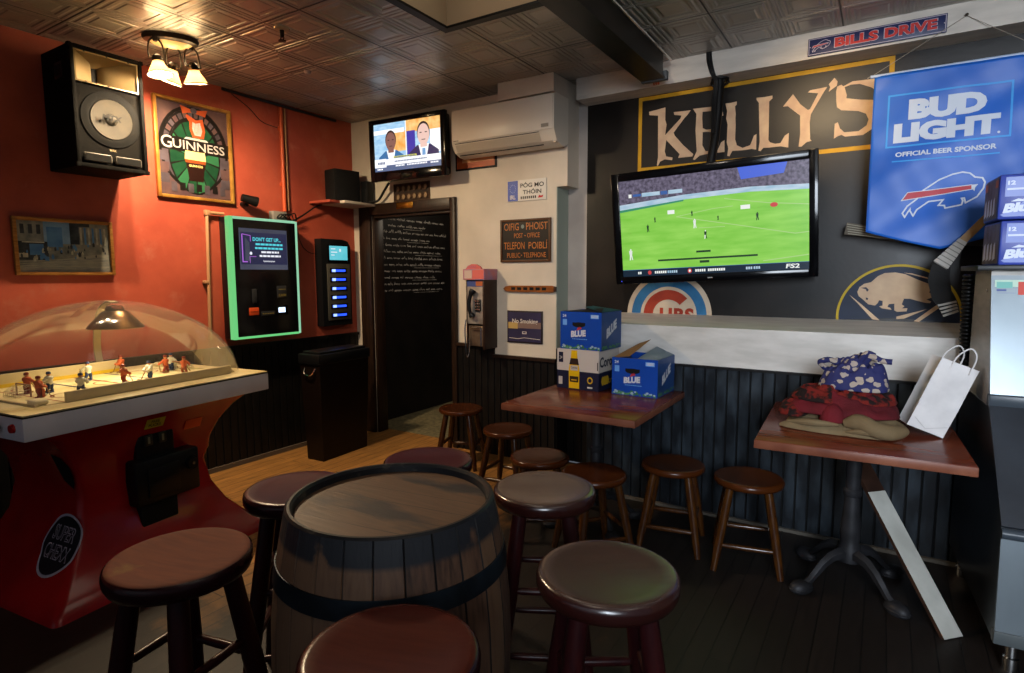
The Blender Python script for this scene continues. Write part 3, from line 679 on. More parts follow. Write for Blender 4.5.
g.add(ring[0], [tuple(range(n))[::-1]], 0)
g.build('pedestal', RED_FG, game, sharp=50)
# left end decals follow the curved end: s runs along -y (left to right seen from the end), t is height
def endface(p): return (-hx(p.z)-.0035-.002*(p.y < -.5), -p.x, p.z)
def end_poly(g, poly, m_, lift=0.0):   # dense fan so that it hugs the curve
    cx = sum(p[0] for p in poly)/len(poly); cz = sum(p[1] for p in poly)/len(poly); rings = []
    K = 8
    for k in range(K+1):
        u = k/K; rings += [(-hx(cz+(z-cz)*u)-lift, -(cx+(x-cx)*u), cz+(z-cz)*u) for x, z in poly]
    n_ = len(poly)
    g.add(rings, [(k*n_+i, k*n_+(i+1) % n_, (k+1)*n_+(i+1) % n_, (k+1)*n_+i) for k in range(K) for i in range(n_)], m_, True)
DISC = [(.24+.125*math.cos(2*PI*i/40), .245+.115*math.sin(2*PI*i/40)) for i in range(40)]
g = G(); end_poly(g, [((x-.24)*1.09+.24, (z-.245)*1.09+.245) for x, z in DISC], 1, .003); end_poly(g, DISC, 0, .005)
for wd, z, w in (('SUPER', .255, .165), ('CHEXX', .180, .185)):
    g.text(wd, .24, 0, z, .060, w, bold=.022, mat=1, rise=-.0, fn=lambda p: (-hx(p.z)-.007, -p.x, p.z))
    g.text(wd, .24, 0, z+.004, .052, w*.94, bold=-.012, mat=2, fn=lambda p: (-hx(p.z)-.0085, -p.x, p.z))
g.build('logo_badge', [mat('badge_dark', '#1b1c24', .4), mat('badge_silver', '#b9b5c4', .4), mat('badge_letter', '#231a26', .5)], game)
g = G(); end_poly(g, [(.20, .53), (.265, .49), (.285, .53), (.285, .61), (.265, .655), (.20, .67)], 0, .004); g.build('hand_hole', BLK_MATTE, game)
# front coin mechanism
yf = -hy(.5)
CX0 = .035
g = G().box(-.13, .075, yf-.045, yf+.09, .50, .70, bev=.02, seg=3); g.build('coin_panel', BLK_PLAST, game, (CX0, 0, .03))
for x in (-.075, .0):
    g = G().box(x-.022, x+.022, -.0, .012, .0, .055, bev=.004).rect(x-.006, x+.006, .01, .045, -.0006, 1); g.build('coin_slot', [mat('slot_plate', '#3a3b34', .35, .6), mat('slot_mark', '#8a8567', .4, .4)], game, (CX0, yf-.057, .63))
g = G().box(-.17, .18, yf-.085, yf+.06, .30, .535, bev=.012).box(-.115, .06, yf-.095, yf-.084, .335, .49, bev=.006).box(-.10, .045, yf-.099, yf-.094, .42, .425)
g.build('cash_box', BLK_PLAST, game, (CX0, 0, .03))
G().cyl((.13, yf-.105, .455), (.13, yf-.085, .455), .03, .035, 20).cyl((.13, yf-.109, .455), (.13, yf-.104, .455), .008, mat=1).build('lock', [BLK_PLAST, CHROME], game, (CX0, 0, .03))
G().box(-.14, .06, yf-.06, yf+.04, .13, .30, bev=.008).build('lower_door', BLK_MATTE, game, (CX0, 0, .03))
ys_ = -.455
g = G().rect(-.07, .03, .0, .052, 0, 0).text('FREE', -.02, -.001, .029, .016, bold=.02, mat=1).text('PUCKS', -.02, -.001, .008, .016, bold=.02, mat=1)
def on_front(p): return (p.x, p.y-hy(p.z+.722)-.004, p.z)
g.v = [Vector(on_front(v)) for v in g.v]; g.build('yellow_sticker', [mat('sticker_yellow', '#b3a21a', .5), BLK_MATTE], game, (0, 0, .722))['label'] = 'yellow sticker with dark printing'
g = G().rect(.165, .265, .0, .055, 0, 0)
for k in range(3): g.rect(.178, .252-.02*(k == 2), .036-.013*k, .040-.013*k, -.001, 1)
g.v = [Vector((v.x, v.y-hy(v.z+.66)-.004, v.z)) for v in g.v]; g.build('orange_label', [mat('label_orange', '#d8501d', .5), mat('label_ink', '#5c1d0f', .6)], game, (0, 0, .66))['label'] = 'orange label'
# cabinet tray
Lx, Ly = .635, .475
g = G().box(-Lx, Lx, -Ly, Ly, .815, .913, bev=.005); g.build('apron', APRON, game)
G().box(-Lx+.001, Lx-.001, -Ly+.001, Ly-.001, .9131, .919, bev=.002).build('trim_band', BLK, game)
G().box(-Lx+.004, Lx-.004, -Ly+.004, Ly-.004, .9191, .926, bev=.002).build('deck', DECK, game)
g = G().cyl((-Lx-.012, -.40, .868), (-Lx, -.40, .868), .017, .02, 18); g.build('button', mat('button_red', '#a01414', .3), game)
g = G().cyl((-Lx-.055, -.30, .865), (-Lx-.012, -.30, .865), .022, .02, 16).cyl((-Lx-.012, -.30, .865), (-Lx, -.30, .865), .008, n=10, mat=1); g.build('rod_handle', [BLK_PLAST, CHROME], game)
# ice and boards
ix, iy = .50, .33
g = G().box(-ix, ix, -iy, iy, .9261, .9285)
g.build('ice_sheet', ICE_M, game)
RINK_RED, RINK_BLUE = mat('rink_red', '#7d2018', .5), mat('rink_blue', '#1d2648', .5)
def floorline(g, pts, w, m_, z=.9292, closed=False):
    h = G().line(pts, w, 0, 0, closed); g.add([(v.x, v.z, z) for v in h.v], h.f, m_)
g = G()
for x, m_, w in ((0, 0, .018), (-.16, 1, .016), (.16, 1, .016), (-.40, 0, .009), (.40, 0, .009)): floorline(g, [(x, -iy), (x, iy)], w, m_)
for x, y in ((0, 0), (-.29, -.17), (-.29, .17), (.29, -.17), (.29, .17)):
    floorline(g, [(x+.075*math.cos(R(a)), y+.075*math.sin(R(a))) for a in range(0, 360, 12)], .008, 0, closed=True)
for sx_ in (-1, 1): floorline(g, [(sx_*(.40-.09*math.sin(R(a))), .09*math.cos(R(a))) for a in range(0, 181, 15)], .004, 1)
g.build('rink_marking', [RINK_RED, RINK_BLUE], game)
BOARD = mat('rink_board_cream', '#c4b48c', .5)
KICK = mat('kick_plate_yellow', '#c9a821', .5)
g = G().box(-.40, ix-.02, -iy-.018, -iy, .9262, .975, bev=.003); g.build('rink_board', BOARD, game)
g = G().box(-ix-.018, .27, iy, iy+.018, .9262, .998, bev=.003).box(-ix, .27, iy-.002, iy, .929, .948, 1); g.build('rink_board', [BOARD, KICK], game)
for sx_ in (-1, 1):
    g = G().box(sx_*(ix+.009)-.009, sx_*(ix+.009)+.009, -iy, iy, .9262, .937, bev=.003); g.build('rink_board', BOARD, game)
    # goal net
    g = G(); gx = sx_*.40
    fr = [(gx, -.06, .93), (gx, -.06, .985), (gx, .06, .985), (gx, .06, .93)]
    g.tube(fr, .004, 8)
    for k in range(7):
        y = -.06+.02*k
        g.tube([(gx, y, .985), (gx+sx_*.055, y*.85, .955), (gx+sx_*.06, y*.85, .93)], .0016, 4, 1)
    for zz_ in (.945, .965): g.tube([(gx+sx_*.002, -.06, zz_), (gx+sx_*.056, -.05, zz_-.008), (gx+sx_*.056, .05, zz_-.008), (gx+sx_*.002, .06, zz_)], .0016, 4, 1)
    g.build('goal', [mat('goal_frame', '#8f6a55', .4), mat('goal_netting', '#b8ac92', .7)], game)
    g = G(); 
    for sy in (-1, 1): G().box(sx_*.485-.03, sx_*.485+.03, sy*.29-.035, sy*.29+.035, .9293, .955, bev=.012, seg=3).build('corner_block', mat('corner_foam', '#d6cba8', .7), game)
def player(x, y, rz, team, goalie=False):
    kit = ([mat('kit_orange', '#b4552c', .5), mat('kit_orange_dark', '#7d2f1c', .5), mat('player_face', '#c99066', .6), mat('stick_tan', '#8f6f42', .6)],
           [mat('kit_white', '#c9c6b4', .5), mat('kit_blue', '#2c3a5e', .5), mat('player_face', '#c99066', .6), mat('stick_tan', '#8f6f42', .6)])[team]
    g = G().at((x, y, .9295), (0, 0, rz))
    g.cyl((0, 0, 0), (0, 0, .004), .017, n=14, mat=1)
    for s in (-1, 1):
        g.tube([(.013*s, -.006*s, .004), (.014*s, .0, .018), (.010*s, .004, .032), (.007*s, 0, .045)], .007, 8, 1, rs=[.006, .0075, .0085, .009])
        g.box(.013*s-.005, .013*s+.005, -.022-.006*s, .006, .003, .010, 3, bev=.002)
        g.tube([(.016*s, 0, .072), (.026*s, -.010, .060), (.016*s+.006, -.028, .050)], .007, 8, 0, rs=[.008, .0075, .006])
    g.lathe([(.0, .038), (.013, .040), (.015, .048), (.014, .058), (.019, .068), (.017, .078), (.006, .083), (.0, .083)], 14, mat=0)
    g.lathe([(.0, .082), (.006, .083), (.0095, .090), (.0095, .096), (.0, .100)], 12, mat=2)
    g.lathe([(.0105, .092), (.0105, .098), (.008, .103), (.0, .105)], 12, mat=1)
    g.tube([(.024, -.026, .066), (.016, -.030, .048), (-.006, -.040, .008), (-.026, -.052, .003)], .0026, 6, 3, rs=[.0022, .0022, .0026, .004])
    if goalie: g.box(-.026, -.004, -.02, -.008, .004, .045, 0, bev=.003).box(.004, .026, -.02, -.008, .004, .045, 0, bev=.003)
    g.home().build('player_figure', kit, game)
for x, y, a, t_ in ((-.53, .20, 40, 1), (-.36, .05, 100, 0), (-.395, -.12, 70, 0), (-.30, -.02, 210, 1), (-.26, -.21, 120, 1), (-.02, .16, 190, 1), (.0, -.12, 80, 0),
                    (.22, .26, 250, 0), (.14, -.12, 260, 1), (.33, .02, 200, 0), (.40, .07, 90, 1), (.34, -.13, 100, 0)):
    player(x, y, R(a), t_, abs(x) > .38)
# lamp on its curved arm
g = G(); 
arm = bez([(.19, .395, .927), (.168, .385, 1.06), (.15, .34, 1.19), (.115, .235, 1.30), (.07, .08, 1.352), (.05, 0, 1.352)], 6)
for p, q in zip(arm, arm[1:]):
    d_ = (q-p).normalized(); sdx = Vector((1, 0, 0)); nn_ = d_.cross(sdx).normalized()*.004
    c8 = [p-sdx*.02, p+sdx*.02, p+sdx*.02+nn_*2, p-sdx*.02+nn_*2]; c9 = [v+(q-p) for v in c8]
    g.add(c8+c9, [(3, 2, 1, 0), (4, 5, 6, 7), (0, 1, 5, 4), (1, 2, 6, 5), (2, 3, 7, 6), (3, 0, 4, 7)])
g.build('lamp_arm', mat('arm_beige', '#a39372', .5), game)
g = G().lathe([(.0, 1.343), (.035, 1.34), (.045, 1.325), (.045, 1.315), (.065, 1.305), (.09, 1.275), (.115, 1.247), (.135, 1.222), (.132, 1.219), (.11, 1.244), (.085, 1.27), (.06, 1.296), (.02, 1.305), (.0, 1.306)][::-1], 36, (.05, 0, 0))
g.build('lamp_shade', mat('aged_brass_shade', '#7d5a33', .3, .9, c2='#5e4a3a', ns=9), game)
g = G().lathe([(.0, 1.211), (.06, 1.214), (.10, 1.226), (.06, 1.27), (.0, 1.28)], 24, (.05, 0, 0)); g.build('lamp_bulb', glow('dome_bulb', '#ffd9a0', 3.2), game)
# the dome
g = G(); A, B, H, PW = .63, .462, .445, 3.1; nu, nv = 64, 20; vs = []
for j in range(nv+1):
    v_ = (PI/2)*j/nv
    for i in range(nu):
        t = 2*PI*i/nu; c_, s_ = math.cos(t), math.sin(t); q = (abs(c_)**PW+abs(s_)**PW)**(-1/PW)
        k = math.cos(v_)**1.06
        vs.append((A*c_*q*k, B*s_*q*k, .9262+H*math.sin(v_)**1.06))
g.add(vs, [(j*nu+i, j*nu+(i+1) % nu, (j+1)*nu+(i+1) % nu, (j+1)*nu+i) for j in range(nv) for i in range(nu)], 0, True)
g.build('dome', dome_material(), game, weld=True)

# ================================================================== ON THE RED WALL
# loudspeaker: local X along the wall, local -Y out into the room
TOLEX = mat('black_carpet_covering', '#090807', .9, bump=.5, bs=300, spec=.1)
GRILLE = mat('tan_cone_paper', '#282319', .7, c2='#1e1a13', ns=12)
HORN = mat('horn_tan', '#6d5d40', .4)
sp = thing('loudspeaker', 'big black loudspeaker hung high on the red wall beside the lamps', 'speaker', (WL+.002, 1.60, 2.125), (R(0), 0, LEFT))
w_, h_, dp = .385, .675, .37
g = G().box(0, .022, -dp, 0, 0, h_, bev=.006).box(w_-.022, w_, -dp, 0, 0, h_, bev=.006).box(.02, w_-.02, -dp, 0, 0, .022, bev=.004).box(.02, w_-.02, -dp, 0, h_-.022, h_, bev=.004).box(.02, w_-.02, -dp+.03, -.01, .02, h_-.205).box(.02, w_-.02, -dp+.21, 0, h_-.21, h_-.02)
for x in (.003, w_-.003):
    for z in (.01, h_-.01): g.box(x-.010, x+.010, -dp-.003, -dp+.03, z-.012, z+.012, bev=.005)
g.build('cabinet', TOLEX, sp)
g = G().box(-.004, .002, -.27, -.17, .50, .59, bev=.004).box(-.0045, .0025, -.255, -.185, .515, .575, 1)
g.build('side_handle', [BLK_PLAST, BLK_MATTE], sp)
# horn flare in the upper part: two curved cream cheeks meeting at a dark throat
x0, x1, z0, z1 = .026, w_-.026, h_-.195, h_-.028; cx, cz = (x0+x1)/2, (z0+z1)/2; g = G(); K = 8
for s_ in (-1, 1):
    vs = []
    for k in range(K+1):
        t = k/K; xx = cx+s_*((x1-x0)/2)*(1-t)**1.7+s_*.018*t; yy = -dp+.012+.17*t**.8
        hz = (z1-z0)/2*(1-.42*t); vs += [(xx, yy, cz-hz), (xx, yy, cz+hz)]
    fs = [(2*k, 2*k+1, 2*k+3, 2*k+2) for k in range(K)]
    g.add(vs, fs if s_ < 0 else [f[::-1] for f in fs], 0, True)
for s_ in (-1, 1):
    vs = []
    for k in range(K+1):
        t = k/K; wx_ = ((x1-x0)/2)*(1-t)**1.7+.018*t; yy = -dp+.012+.17*t**.8; hz = (z1-z0)/2*(1-.42*t)
        vs += [(cx-wx_, yy, cz+s_*hz), (cx+wx_, yy, cz+s_*hz)]
    fs = [(2*k, 2*k+1, 2*k+3, 2*k+2) for k in range(K)]
    g.add(vs, fs if s_ > 0 else [f[::-1] for f in fs], 0, True)
g.rect(cx-.02, cx+.02, cz-.05, cz+.05, -dp+.182, 1)
g.frame(x0-.004, x1+.004, z0-.004, z1+.004, .009, -dp+.010)
for x in (x0+.05, cx, x1-.05):
    for z in (z0, z1): g.disc(x, z, .005, .005, -dp+.008, 1, 10)
g.build('horn', [HORN, BLK_MATTE], sp)
wx, wz = w_/2+.01, .295
g = G().at((wx, -dp+.028, wz), (PI/2, 0, 0)).lathe([(.02, -.004), (.05, -.0), (.085, .004), (.108, .009), (.112, .010), (.114, .008)][::-1], 40).lathe([(.0, .010), (.022, .007), (.032, -.0)], 28)
g.home(); g.build('woofer', [GRILLE], sp)
g = G().at((wx, -dp+.026, wz), (PI/2, 0, 0)).lathe([(.115, .003), (.128, .006), (.142, .003), (.160, .002), (.162, -.002)][::-1], 40)
g.home(); g.text('MTX', wx-.008, -dp+.002, wz-.012, .034, .105, bold=.04, mat=1, sh=.2); g.build('woofer_surround', [mat('soot_rubber', '#080808', .85, spec=.1), mat('logo_black', '#040404', .8)], sp)
g = G().box(.036, w_/2-.008, -dp-.001, -dp+.02, .035, .085, 0, bev=.010).box(.044, w_/2-.016, -dp-.002, -dp+.001, .041, .079, 1).box(w_/2+.008, w_-.036, -dp-.001, -dp+.02, .035, .085, 0, bev=.010).box(w_/2+.016, w_-.044, -dp-.002, -dp+.001, .041, .079, 1)
g.build('port', [mat('port_rim', '#57524b', .35), mat('port_dark', '#030303', .95)], sp)
g = G().text('MTX', wx, -dp+.0295, .112, .012, bold=.02); g.build('maker_plate', mat('plate_tan', '#a08f6d', .4), sp)

# ceiling fixture
fx = thing('ceiling_light', 'three shade ceiling lamp fixed to the tin ceiling beside the loudspeaker', 'lamp', (-3.66, 2.03, CZ), R(-8))
g = G().at(rot=(0, 0, R(-26)), sca=(.62, 1, 1)).lathe([(.0, -.0005), (.145, -.0005), (.15, -.012), (.143, -.03), (.11, -.036), (.0, -.037)][::-1], 40)
g.home(); g.build('canopy', BRONZE, fx)
g = G().at(rot=(0, 0, R(-26)), sca=(.55, 1, 1)).lathe([(.0, -.060), (.05, -.058), (.09, -.050), (.112, -.0375)], 36); g.home(); g.build('canopy_plate', mat('tan_canopy_plate', '#b79a72', .4), fx)
def shade_glow():
    m, nt, b = base('frosted_glass_shade'); N, L = nt.nodes, nt.links
    out = [n for n in N if n.type == 'OUTPUT_MATERIAL'][0]
    b.inputs['Base Color'].default_value = lin('#f3dcb0'); b.inputs['Roughness'].default_value = .35
    b.inputs['Emission Color'].default_value = lin('#ffc98a'); b.inputs['Emission Strength'].default_value = 1.2
    tr = N.new('ShaderNodeBsdfTranslucent'); tr.inputs['Color'].default_value = lin('#ffe6c0')
    mx = N.new('ShaderNodeMixShader'); mx.inputs[0].default_value = .85; L.new(b.outputs[0], mx.inputs[1]); L.new(tr.outputs[0], mx.inputs[2]); L.new(mx.outputs[0], out.inputs['Surface'])
    return m
SHADE = shade_glow()
LAMPS = [(.05, -.095, R(4), -8), (-.05, .02, R(-10), 14), (.06, .10, R(10), 8)]
for dx, dy, tl, tz in LAMPS:
    g = G(); top = Vector((dx*.5, dy, -.037))
    for s in (-1, 1):
        g.tube(bez([(dx*.5, dy+.01*s, -.034), (dx*.5+.002, dy+.036*s, -.07), (dx*.6, dy+.042*s, -.13), (dx*.8, dy+.038*s, -.16)], 5), .005, 8)
    g.cyl((dx*.8, dy-.046, -.155), (dx*.8, dy+.046, -.155), .005, n=8).cyl((dx*.5, dy, -.03), (dx*.5, dy, -.055), .018, .012, 14)
    a_ = g.build('arm', BRONZE, fx)
    g = G().lathe([(.0, .025), (.014, .025), (.027, .010), (.027, -.016), (.024, -.024), (.0, -.024)][::-1], 20)
    cup = g.build('socket_cup', BRONZE, fx, (dx*.8, dy, -.155), (tl, R(tz), 0))
    g = G().lathe([(.028, -.018), (.034, -.034), (.046, -.056), (.060, -.080), (.067, -.092), (.064, -.093), (.057, -.080), (.043, -.056), (.031, -.034), (.025, -.02)][::-1], 30)
    sh = g.build('lamp_shade', SHADE, fx, (dx*.8, dy, -.155), (tl, R(tz), 0))
    g = G().lathe([(.0665, -.089), (.0695, -.092), (.0675, -.096), (.0645, -.094)], 30, cap0=False); g.build('shade_rim', BRONZE, fx, (dx*.8, dy, -.155), (tl, R(tz), 0))
    g = G().lathe([(.0, -.070), (.014, -.067), (.021, -.055), (.016, -.040), (.010, -.030), (.0, -.028)], 18); g.build('bulb', glow('warm_bulb', '#ffdca8', 22), fx, (dx*.8, dy, -.155), (tl, R(tz), 0))

# stout poster: stained glass look
po = thing('framed_poster', 'gold framed stained glass style beer poster below the ceiling lamp', 'poster', (WL+.001, 2.215, 2.045), LEFT)
pw, ph = .565, .69
g = G()
for a_, b_, c_, d_ in ((0, .022, 0, ph), (pw-.022, pw, 0, ph), (.022, pw-.022, 0, .022), (.022, pw-.022, ph-.022, ph)): g.box(a_, b_, -.03, 0, c_, d_, bev=.004)
g.build('frame', mat('gold_frame', '#b9873f', .35, .35, c2='#8f6128', ns=9), po)
PM = [mat('poster_black', '#15110f', .3), mat('poster_green', '#1a4029', .3, c2='#10301f', ns=9), mat('poster_grey_violet', '#514850', .35, c2='#3a3338', ns=6), mat('poster_mauve', '#5a4440', .35, c2='#463438', ns=8),
      mat('poster_silver', '#a19b98', .3), mat('poster_orange', '#a04724', .3), mat('poster_stout', '#20100c', .3), mat('poster_foam', '#d8c07c', .35), mat('poster_brown', '#7a3d1e', .3), mat('poster_green2', '#27583a', .3)]
def mir(x): return pw-x
g = G().rect(.018, pw-.018, .018, ph-.018, -.006, 3); cx = pw/2
g.disc(cx, .36, .255, .30, -.0066, 0); g.disc(cx, .36, .236, .278, -.0072, 2)
g.arc(cx, .36, .18, .236, -5, 185, -.0076, 0, 30, 1.17)
for i in range(16):
    t0, t1 = 4+i*10.9, 4+i*10.9+8; g.arc(cx, .36, .19, .225, t0, t1, -.0082, 3 if i % 2 else 2, 4, 1.16)
g.disc(cx, .31, .19, .27, -.0085, 0)
for i in range(14):   # green rays
    t0, t1 = R(-88+i*25.7+1.6), R(-88+(i+1)*25.7-1.6)
    g.flat([(cx+.03*math.cos(t0), .3+.03*math.sin(t0)), (cx+.182*math.cos(t0), .305+.255*math.sin(t0)), (cx+.182*math.cos(t1), .305+.255*math.sin(t1)), (cx+.03*math.cos(t1), .3+.03*math.sin(t1))], -.009, 1 if i % 3 else 9)
for x in (.022, pw-.092):
    for k in range(4): g.rect(x, x+.07, .03+.075*k, .03+.075*k+.065, -.0078, 2 if k % 2 else 3)
g.rect(.022, pw-.022, .335, .43, -.0095, 0)
g.text('G', .045, -.0105, .345, .085, .075, bold=.01, mat=4, al='l'); g.text('UINNESS', .125, -.0105, .352, .062, .385, bold=.01, mat=4, al='l')
g.flat([(cx-.012, .445), (cx+.072, .445), (cx+.085, .50), (cx+.07, .585), (cx+.02, .57), (cx-.045, .60), (cx-.055, .585), (cx-.03, .55), (cx-.03, .50)], -.0098, 5)
g.flat([(cx+.004, .462), (cx+.05, .462), (cx+.062, .50), (cx+.05, .556), (cx+.012, .545), (cx-.006, .555), (cx-.012, .505)], -.0104, 4)
for k in range(5): g.line([(cx+.008+k*.009, .47), (cx+.002+k*.012, .548)], .0022, -.011, 5)
g.flat([(cx-.075, .425), (cx+.105, .425), (cx+.09, .44), (cx-.06, .44)], -.0109, 4)
g.flat([(cx-.09, .655), (cx-.02, .64), (cx+.03, .64), (cx+.11, .655), (cx+.09, .605), (cx+.02, .615), (cx-.02, .615), (cx-.075, .60)], -.0098, 5); g.disc(cx+.005, .632, .024, .02, -.0104, 2)
g.flat([(cx-.052, .135), (cx+.052, .135), (cx+.06, .2), (cx+.078, .285), (cx+.072, .34), (cx-.072, .34), (cx-.078, .285), (cx-.06, .2)], -.0108, 6)
g.flat([(cx-.078, .285), (cx+.078, .285), (cx+.072, .345), (cx-.072, .345)], -.0112, 7); g.flat([(cx-.075, .262), (cx+.075, .262), (cx+.078, .285), (cx-.078, .285)], -.0112, 8)
g.text('GUINNESS', cx, -.0116, .235, .016, .10, bold=.01, mat=7)
for k in range(7): g.rect(.10+.06*k, .14+.06*k, .05+.012*(k % 2), .115, -.0098, 0 if k % 2 else 2)
g.build('poster_sheet', PM, po)

# street photograph
pp = thing('framed_picture', 'light oak framed picture of a blue grey city street left on the red wall', 'picture', (WL+.001, 1.385, 1.505), LEFT)
pw, ph = .525, .34; g = G()
for a_, b_, c_, d_ in ((0, .02, 0, ph), (pw-.02, pw, 0, ph), (.02, pw-.02, 0, .02), (.02, pw-.02, ph-.02, ph)): g.box(a_, b_, -.028, 0, c_, d_, bev=.003)
g.build('frame', OAK, pp)
SM = [mat('photo_sky', '#7c9cc2', .4, c2='#5477a0', ns=7), mat('photo_stone', '#8b8b84', .4, c2='#5c6062', ns=16), mat('photo_dark', '#23272c', .4, c2='#3d4249', ns=22), mat('photo_pale', '#b5b3a4', .4, c2='#8f8d82', ns=25), mat('photo_road', '#7c7f7f', .4, c2='#9a988c', ns=14, st=(1, 1, 5)), mat('photo_blue', '#3f68a0', .4, c2='#5582b5', ns=11)]
g = G().rect(.015, pw-.015, .015, ph-.015, -.004, 1); rnd = random.Random(3)
g.rect(.14, .30, .19, .325, -.0045, 0); g.rect(.02, .155, .2, .325, -.0048, 1); g.rect(.17, .25, .17, .29, -.0048, 5); g.rect(.29, .40, .19, .325, -.0048, 2); g.rect(.34, .505, .17, .30, -.0052, 1)
for k in range(3): g.rect(.04+.04*k, .06+.04*k, .245, .30, -.0054, 2)
for k in range(7): g.rect(.345+.022*k, .356+.022*k, .19, .295, -.0056, 5 if k % 2 else 3)
g.rect(.025, .17, .09, .20, -.0058, 2); g.rect(.045, .155, .192, .199, -.0062, 3); g.rect(.08, .15, .12, .185, -.0062, 5); g.rect(.025, .07, .105, .13, -.0064, 3)
g.flat([(.018, .018), (.507, .018), (.507, .14), (.40, .125), (.018, .055)], -.0066, 4)
for k in range(46):
    x = .03+.45*rnd.random(); z = .07+.075*rnd.random()+x*.08; s = .006+.008*rnd.random()
    g.flat([(x-s*.5, z), (x+s*.5, z), (x+s*.6, z+s*1.4), (x, z+s*2.6), (x-s*.6, z+s*1.4)], -.007-.00002*k, rnd.choice((2, 2, 3, 5)))
for k in range(5): g.line([(.02, .03+.012*k), (.5, .05+.017*k)], .0016, -.0068, 3)
g.build('picture_sheet', SM, pp)

# jukebox kiosk with glowing edge
kz0, kh, kw, kd = 1.015, .925, .60, .13
kk = thing('jukebox', 'black wall jukebox with a glowing green border and bright screen', 'jukebox', (WL+.001, 2.655, kz0), LEFT)
g = G().box(.0, kw, -kd+.012, 0, 0, kh, bev=.006); g.build('cabinet', BLK_PLAST, kk)
LED = glow('green_led', '#7ce88e', .75); LEDW = glow('pale_green_led', '#a6ecc0', .75)
g = G()
g.box(-.004, .03, -kd-.002, -kd+.05, -.004, kh+.004, 0, bev=.004).box(kw-.016, kw+.004, -kd-.002, -kd+.012, .0, kh, 1, bev=.003).box(.03, kw-.016, -kd-.002, -kd+.012, kh-.016, kh+.004, 1, bev=.003).box(.03, kw-.016, -kd-.002, -kd+.012, -.004, .014, 0, bev=.003)
g.build('led_border', [LED, LEDW], kk)
g = G().box(.03, kw-.016, -kd+.002, -kd+.013, .014, kh-.016); g.build('front_panel', BLK_GLOSS, kk)
sx0, sx1, sz0, sz1 = .075, .50, .53, .845
KM = [glow('kiosk_screen_grey', '#6f7790', .42, '#4f5570', ns=3), glow('kiosk_violet', '#b46be0', .9), glow('kiosk_cyan', '#55d8e8', .95), glow('kiosk_white', '#f0f2ff', .95), glow('kiosk_navy', '#2e3560', .5)]
g = G().rect(sx0, sx1, sz0, sz1, -kd+.001, 0); y = -kd+.0002
g.rect(sx0+.01, sx1-.005, sz0+.04, sz1-.03, y+.0004, 4)
g.line([(sx0+.025, sz1-.045), (sx0+.025, sz0+.06), (sx0+.065, sz0+.06)], .009, y, 1); g.line([(sx0+.025, sz1-.045), (sx0+.095, sz1-.055), (sx0+.095, sz1-.10)], .005, y, 1)
g.flat([(sx0+.045, sz0+.07), (sx0+.09, sz0+.065), (sx0+.085, sz1-.11), (sx0+.05, sz1-.07)], y-.0001, 0); g.disc(sx0+.095, sz0+.125, .011, .012, y-.0002, 3); g.line([(sx0+.085, sz0+.05), (sx0+.085, sz0+.10), (sx0+.14, sz0+.10)], .004, y-.0002, 1)
g.text("DON'T GET UP...", sx0+.24, y-.0002, sz1-.095, .03, .25, bold=.03, mat=2)
for i, (a_, b_, m_) in enumerate(((.13, .36, 2), (.125, .36, 2), (.175, .325, 3), (.16, .34, 3))):
    x = a_; rnd = random.Random(i)
    while x < b_:
        w = rnd.uniform(.018, .04); g.rect(sx0+x*1.06, sx0+min(x+w, b_)*1.06, sz1-.126-.03*i, sz1-.111-.03*i, y-.0002, m_); x += w+.005
g.line([(sx0+.20+.005*k, sz0+.065+.005*math.sin(k*1.7)) for k in range(22)], .004, y-.0002, 3)
g.build('screen', KM, kk)
g = G().box(.16, .20, -kd-.012, -kd+.004, .27, .38, bev=.006); g.build('card_reader', mat('dark_grey_plastic', '#26272a', .3), kk)
g = G().box(.13, .215, -kd-.003, -kd+.004, .175, .235, bev=.004).rect(.138, .207, .198, .206, -kd-.0036, 1); g.build('orange_sticker', [mat('kiosk_orange', '#c4471c', .5), mat('kiosk_orange_ink', '#7a2a10', .5)], kk)['label'] = 'orange sticker'
g = G().box(.385, .475, -kd-.006, -kd+.004, .30, .40, bev=.005).rect(.395, .465, .37, .374, -kd-.0065, 1).text('CASH', .43, -kd-.0066, .315, .02, bold=.02, mat=1); g.build('note_reader', [mat('dark_grey_plastic', '#26272a', .3), mat('dim_gold', '#8a7a3a', .4)], kk)
g = G().box(.375, .48, -kd-.004, -kd+.004, .165, .245, bev=.004).rect(.39, .455, .185, .225, -kd-.0046, 1); g.build('lit_slot', [BLK_GLOSS, glow('slot_light', '#cfe3ff', 2.0)], kk)
g = G().box(.235, .36, -kd-.002, -kd+.004, .165, .20, bev=.002)
for k in range(5): g.rect(.245+.022*k, .258+.022*k, .178, .186, -kd-.0026, 1)
g.build('button_strip', [mat('dark_grey_plastic', '#26272a', .3), mat('dim_gold', '#8a7a3a', .4)], kk)
# cable box and pin on the jukebox
jb = thing('cable_box', 'small grey cable box with wires above the jukebox', 'junction box', (WL+.001, 3.09, kz0+kh+.006), LEFT)
G().box(.0, .13, -.06, 0, .0, .075, bev=.004).build('case', mat('grey_plastic', '#7d7872', .5), jb)
g = G()
for k in range(4): g.tube(bez([(.03+.028*k, -.062, .02), (.05+.03*k, -.085, .05), (.09+.035*k, -.08, .035+.01*k), (.14+.03*k, -.05, .012)], 5), .005, 6)
g.build('wire', BLK_PLAST, jb)
g = thing('spotlight', 'small black spotlight above the jukebox top', 'spotlight', (WL+.001, 2.86, 2.05), LEFT)
G().cyl((0, 0, .0), (0, -.055, .0), .022, .018, 14).cyl((0, -.05, 0), (0, -.07, .03), .01, n=10).build('bracket', BLK, g)
G().cyl((-.05, -.07, .045), (.06, -.10, .02), .028, .04, 18).build('head', BLK, g)
